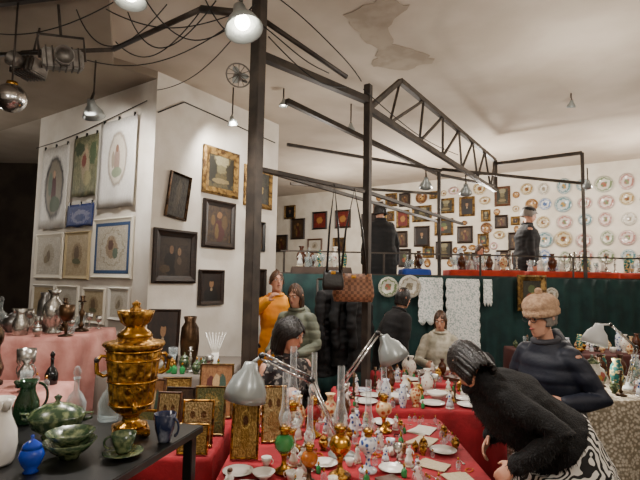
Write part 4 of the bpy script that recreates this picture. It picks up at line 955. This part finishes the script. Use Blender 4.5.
human('brown haired seller in cream fleece seated behind her stall',1.5,6.0,0,-10,1.66,6,seated=True,hl=(.18,-.35,.7),hr=(-.18,-.35,.7),head=(-10,14),coat=CCRM,coatlen=.1,bulk=1.1,legm=DJEAN,hair=HBRN,hairlen=.1,hood=True,seat=.52)
human('person in charcoal coat seen from behind on the mezzanine',.93,7.3,1.1,185,1.76,4,head=(20,8),coat=CGRY,coatlen=.4,bulk=1.3,legm=BTR,hair=HBLK,hairlen=.08,vox=.01,hairw=1.15)
human('man in dark coat and cap standing on the mezzanine',3.5,8.12,1.1,80,1.84,2,head=(0,10),coat=CGRY,coatlen=.4,bulk=1.35,legm=BTR,hair=HGRY,hairlen=.04,hat=('cap',CGRY),vox=.01)
human('woman in dark red top sitting behind a mezzanine table',2.75,8.3,1.1,0,1.5,4,seated=True,head=(10,15),coat=mat('dark_red_top','6a1c1c',.8),legm=BTR,hair=HBRN,hairlen=.1,vox=.01)
def chair(x,y,z0,rz,lab,m=BWOOD,zs=1):
    r=tag(root('chair'),lab,'chair'); box('seat',.42,.4,.03,m,r,(0,0,.375),.006)
    for sx in (-1,1):
        for sy in (-1,1): box('leg',.035,.035,.36,m,r,(sx*.18,sy*.17,.18),.004)
        box('back_post',.03,.03,.48,m,r,(sx*.18,.215,.62),.004)
    box('backrest',.36,.02,.15,m,r,(0,.215,.78),.005); put(r,x,y,z0,rz,(1,1,zs))
chair(-.27,3.66,0,40,'plain wooden chair under the black haired woman',zs=1.14); chair(1.5,6.0,0.0,-10,'plain wooden chair under the seller'); chair(2.75,8.3,1.1,0,'wooden chair on the mezzanine')
# ---------- coats hanging on a garment rack
rk=tag(root('garment_rack'),'thin steel garment rack holding black coats','rack')
for sx in (-.02,.56):
    tube('upright',[(sx,0,0.02),(sx,0,1.66)],.012,STEEL,rk); tube('foot',[(sx,-.2,.015),(sx,.2,.015)],.014,STEEL,rk)
tube('bar',[(-.02,0,1.66),(.56,0,1.66)],.012,STEEL,rk); put(rk,0,5.3,0,0)
def hcoat(x,y,rz,L,w,lab,m):
    r=tag(root('hanging_coat'),lab,'coat'); bm=bmesh.new(); X=V((1,0,0)); Y=V((0,1,0)); Zz=lambda z:V((0,0,z))
    loft(bm,[(Zz(0),X*.05,Y*.03),(Zz(-.05),X*w*.85,Y*.05),(Zz(-.1),X*w,Y*.08),(Zz(-L*.5),X*w*.95,Y*.085),(Zz(-L),X*w*1.15,Y*.1)],20)
    for q in (-1,1): addtube(bm,[(q*w*.85,0,-.09),(q*(w+.03),-.01,-.35),(q*(w+.02),-.03,-.62)],[.055,.052,.045],12)
    o=ob('body',bm,m,r); bake(o,.012,2,.02,7,m)
    tube('hanger',[(-.14,0,-.05),(0,0,0.0),(0,0,.03),(.02,0,.055),(.02,0,.075),(0,0,.088),(-.015,0,.078)],.005,CHROME,r,6)
    put(r,x,y,1.585,rz)
hcoat(.1,5.3,62,.95,.2,'long black wool coat hanging on a hanger',CBLK); hcoat(.28,5.3,55,.85,.19,'black quilted coat hanging on a hanger',CGRY); hcoat(.45,5.3,60,.9,.2,'dark coat hanging at the end of the rack',CBLK)
# ---------- ceiling fittings
def spot(q,aim,s,lab,m=LGREY,lit=True):
    r=tag(root('spotlight'),lab,'light fitting'); q=V(q); ax=(q-V(aim)).normalized()
    sh=lathe('lamp_shade',[(0,.1*s),(.03*s,.1*s),(.04*s,.05*s),(.075*s,.0),(.1*s,-.06*s),(.096*s,-.06*s),(.07*s,0),(.035*s,.045*s),(0,.08*s)],m,r,seg=24); sh.rotation_mode='QUATERNION'; sh.rotation_quaternion=ax.to_track_quat('Z','Y')
    ball('bulb',.04*s,.04*s,.04*s,BULB if lit else FROST,r,ax*-.01*s)
    tube('bracket',[ax*.09*s,V((0,0,.16*s))],.012*s,STEEL,r,6); tube('stem',[V((0,0,.15*s)),V((0,0,max(.2*s,CH-q.z if CH-q.z<.8 else .25)))],.01,STEEL,r,6)
    r.location=q; return r
spot((-2.5,5.1,3.45),(-2.6,5.9,2.6),1.2,'grey clip spotlight lighting the textiles')
spot((-.55,3.1,3.38),(-.1,2.6,1.6),1.3,'large grey reflector lamp clamped to the steel post')
spot((-1.35,3.2,3.62),(-1.2,3,1),1.1,'grey reflector lamp near the ceiling pipe')
spot((-1.15,6.0,3.65),(-1.1,6.4,2.9),.7,'small picture spotlight over the gilt frame')
spot((.4,6.5,3.75),(.4,6.8,1),.7,'small white ceiling spotlight'); spot((3.2,6.0,3.95),(3.3,7,1),.6,'tiny ceiling spotlight under the slab'); spot((-.5,6.0,3.9),(-.6,6,1),.6,'tiny ceiling spotlight by the wall')
spot((1.55,7.0,3.1),(1.7,8,2),1,'grey lamp clipped on the mezzanine frame'); spot((2.2,7.2,3.05),(2.4,8,2),1,'lit lamp clipped on the mezzanine frame'); spot((4.0,7.1,3.15),(4.6,8.6,2),.7,'lamp clipped at the top of the mezzanine post')
fn=tag(root('clip_fan'),'small grey round clip fan fixed beside the steel post','fan'); 
tube('guard_ring',[(.09*math.cos(a*.314),0,.09*math.sin(a*.314)) for a in range(20)],.006,STEELG,fn,6,closed=True)
for k in range(12): a=k*.5236; tube('guard_wire',[(0,-.02,0),(.09*math.cos(a),0,.09*math.sin(a))],.003,STEELG,fn,4)
for k in range(3):
    bm=bmesh.new(); addball(bm,.035,.003,.022,(0.04,0,0)); o=ob('blade',bm,LGREY,fn); o.rotation_euler=(0,k*2.094,.0)
lathe('motor',[(0,0),(.035,0),(.035,.06),(0,.07)],STEELG,fn,(0,.005,0),rot=(math.radians(-90),0,0)); tube('arm',[(0,.06,0),(.08,.1,0)],.01,STEEL,fn); put(fn,-.62,3.42,3.14,20)
bl=tag(root('mirror_ball_lamp'),'chrome globe lamp hanging from the ceiling','lamp'); ball('globe',.12,.12,.12,CHROME,bl,u=24,v=16); lathe('cap',[(0,.14),(.04,.14),(.05,.1),(0,.1)],BRASS,bl); tube('stem',[(0,0,.12),(0,0,.89)],.008,STEEL,bl); put(bl,-2.6,3.9,3.12)
for a,b,r_ in (((-1.95,4.3,3.75),(-.95,3.55,3.72),.022),((-.95,3.55,3.72),(-.49,3.45,3.62),.03),((-.47,3.46,3.6),(.2,3.9,3.35),.02),((-3.6,4.6,3.8),(-1.95,4.3,3.75),.02)):
    tag(tube('ceiling_pipe',[a,b],r_,STEEL,None,10),'dark conduit pipe running below the ceiling','pipe')
pr=tag(root('stage_light'),'grey metal stage light housing with ribs and bracket','stage light')
box('housing',.32,.2,.16,STEELG,pr,(0,0,0),.015)
for k in range(6): box('cooling_rib',.01,.22,.18,STEEL,pr,(-.13+k*.05,0,0))
lathe('lens_tube',[(0,0),(.07,0),(.08,.12),(.07,.12),(.06,.02),(0,.02)],STEELG,pr,(0,-.1,0),rot=(math.radians(90),0,0)); tube('yoke',[(-.18,0,0),(-.18,0,.2),(.18,0,.2),(.18,0,0)],.012,STEEL,pr); tube('stem',[(0,0,.2),(0,0,.46)],.012,STEEL,pr); put(pr,-2.3,4.1,3.55,30,1,10,-8)
pr2=clone(pr); put(pr2,-2.78,4.4,3.6,-20,.9,-6,6)
pp=[((-3.4,4.0,3.9),(-2.5,3.8,3.4),(-1.7,3.7,3.85)),((-2.6,4.7,3.9),(-1.5,4.2,3.3),(-.5,3.5,3.75)),((-1.8,3.8,3.85),(-1.2,3.5,3.4),(-.6,3.36,3.6)),((-.47,3.33,3.5),(-.1,3.5,3.25),(.05,3.9,3.38)),((-.4,3.34,3.4),(-.05,3.6,3.1),(.2,4.0,3.3)),((-2.1,3.9,3.9),(-1.8,3.8,3.2),(-1.3,3.8,3.9)),((-.5,3.3,3.62),(-1.0,3.4,3.05),(-1.35,3.25,3.75)),((-1.95,5.5,3.85),(-1.3,5.0,3.7),(-.45,3.5,3.8)),((.36,4.1,3.33),(1.0,4.9,3.1),(1.8,6.2,3.32)),((-2.0,4.45,3.9),(-1.6,4.3,3.45),(-1.0,3.7,3.78)),((-.9,3.45,3.75),(-.7,3.36,3.3),(-.5,3.3,3.45)),((-.4,3.36,3.75),(.1,3.5,3.45),(.34,4.1,3.4)),((-1.6,3.75,3.8),(-1.3,3.6,3.1),(-.8,3.4,3.7))]
for a,b,c in pp:
    a,b,c=V(a),V(b),V(c); pts=[(a*(1-t)**2+b*2*t*(1-t)+c*t*t)+V((0,0,.004*math.sin(t*9))) for t in [i/24 for i in range(25)]]
    tag(tube('cable',pts,.005,CABLE,None,6),'black electric cable looping below the ceiling','cable')
tag(tube('cable',[wallR(.02,3.6,.01),wallR(.4,3.85,.01),wallR(1.0,3.83,.01),wallR(1.6,3.8,.01),wallR(2.2,3.78,.01)],.008,CABLE),'black cable fixed along the top of the plaster wall','cable')
# ---------- lights
def pl_(x,y,z,e,c=(1,.92,.83),r=.12):
    l=bpy.data.lights.new('fill_light','POINT'); l.energy=e; l.color=c; l.shadow_soft_size=r; o=bpy.data.objects.new('fill_light',l); COL.objects.link(o); o.location=(x,y,z); return o  # point light with no fitting, added as fill
def sp_(q,aim,e,ang=80,c=(1,.94,.87),r=.06):
    l=bpy.data.lights.new('spot_light','SPOT'); l.energy=e; l.color=c; l.shadow_soft_size=r; l.spot_size=math.radians(ang); l.spot_blend=.6; o=bpy.data.objects.new('spot_light',l); COL.objects.link(o); o.location=q; o.rotation_euler=(V(aim)-V(q)).to_track_quat('-Z','Y').to_euler(); return o
sp_((-2.5,5.05,3.42),(-2.55,6.0,3.0),260,130)
sp_((-1.1,5.9,3.6),(-1.25,6.6,3.0),100,125); sp_((-.5,3.0,3.2),(-.1,2.6,.8),250,95); sp_((-1.35,3.15,3.4),(-1.3,2.6,.9),180,90)
pl_(5.2,7.7,3.1,115); pl_(3.0,8.6,3.1,125); pl_(1.6,9.3,3.1,110); pl_(.1,10.6,3.0,90)
pl_(.0,6.0,2.7,34); sp_((.0,4.6,3.2),(.0,5.2,1.2),130,110); pl_(2.7,4.6,2.9,90,r=.1); pl_(.8,.3,2.8,85,r=.12); pl_(-2.0,1.2,2.9,60,r=.12); pl_(2.8,1.0,2.9,60,r=.12); pl_(-5.5,6.5,2.8,40)  # point lights here are added fill: near camera, over stalls, dark left side
sp_((2.22,3.88,1.18),(2.15,3.88,.8),16,130,r=.03); pl_(3.0,5.6,1.45,7,r=.03)
W=bpy.data.worlds.new('w'); S.world=W; W.use_nodes=True; W.node_tree.nodes['Background'].inputs[0].default_value=(.75,.68,.6,1); W.node_tree.nodes['Background'].inputs[1].default_value=.4
# ---------- camera
cd=bpy.data.cameras.new('cam'); cd.sensor_width=36; cd.lens=27; cam=bpy.data.objects.new('camera',cd); COL.objects.link(cam)
cam.matrix_world=Matrix.Translation((0,0,1.65))@Matrix.Rotation(math.radians(90+4.76),4,'X')@Matrix.Rotation(math.radians(1.0),4,'Z')
S.camera=cam
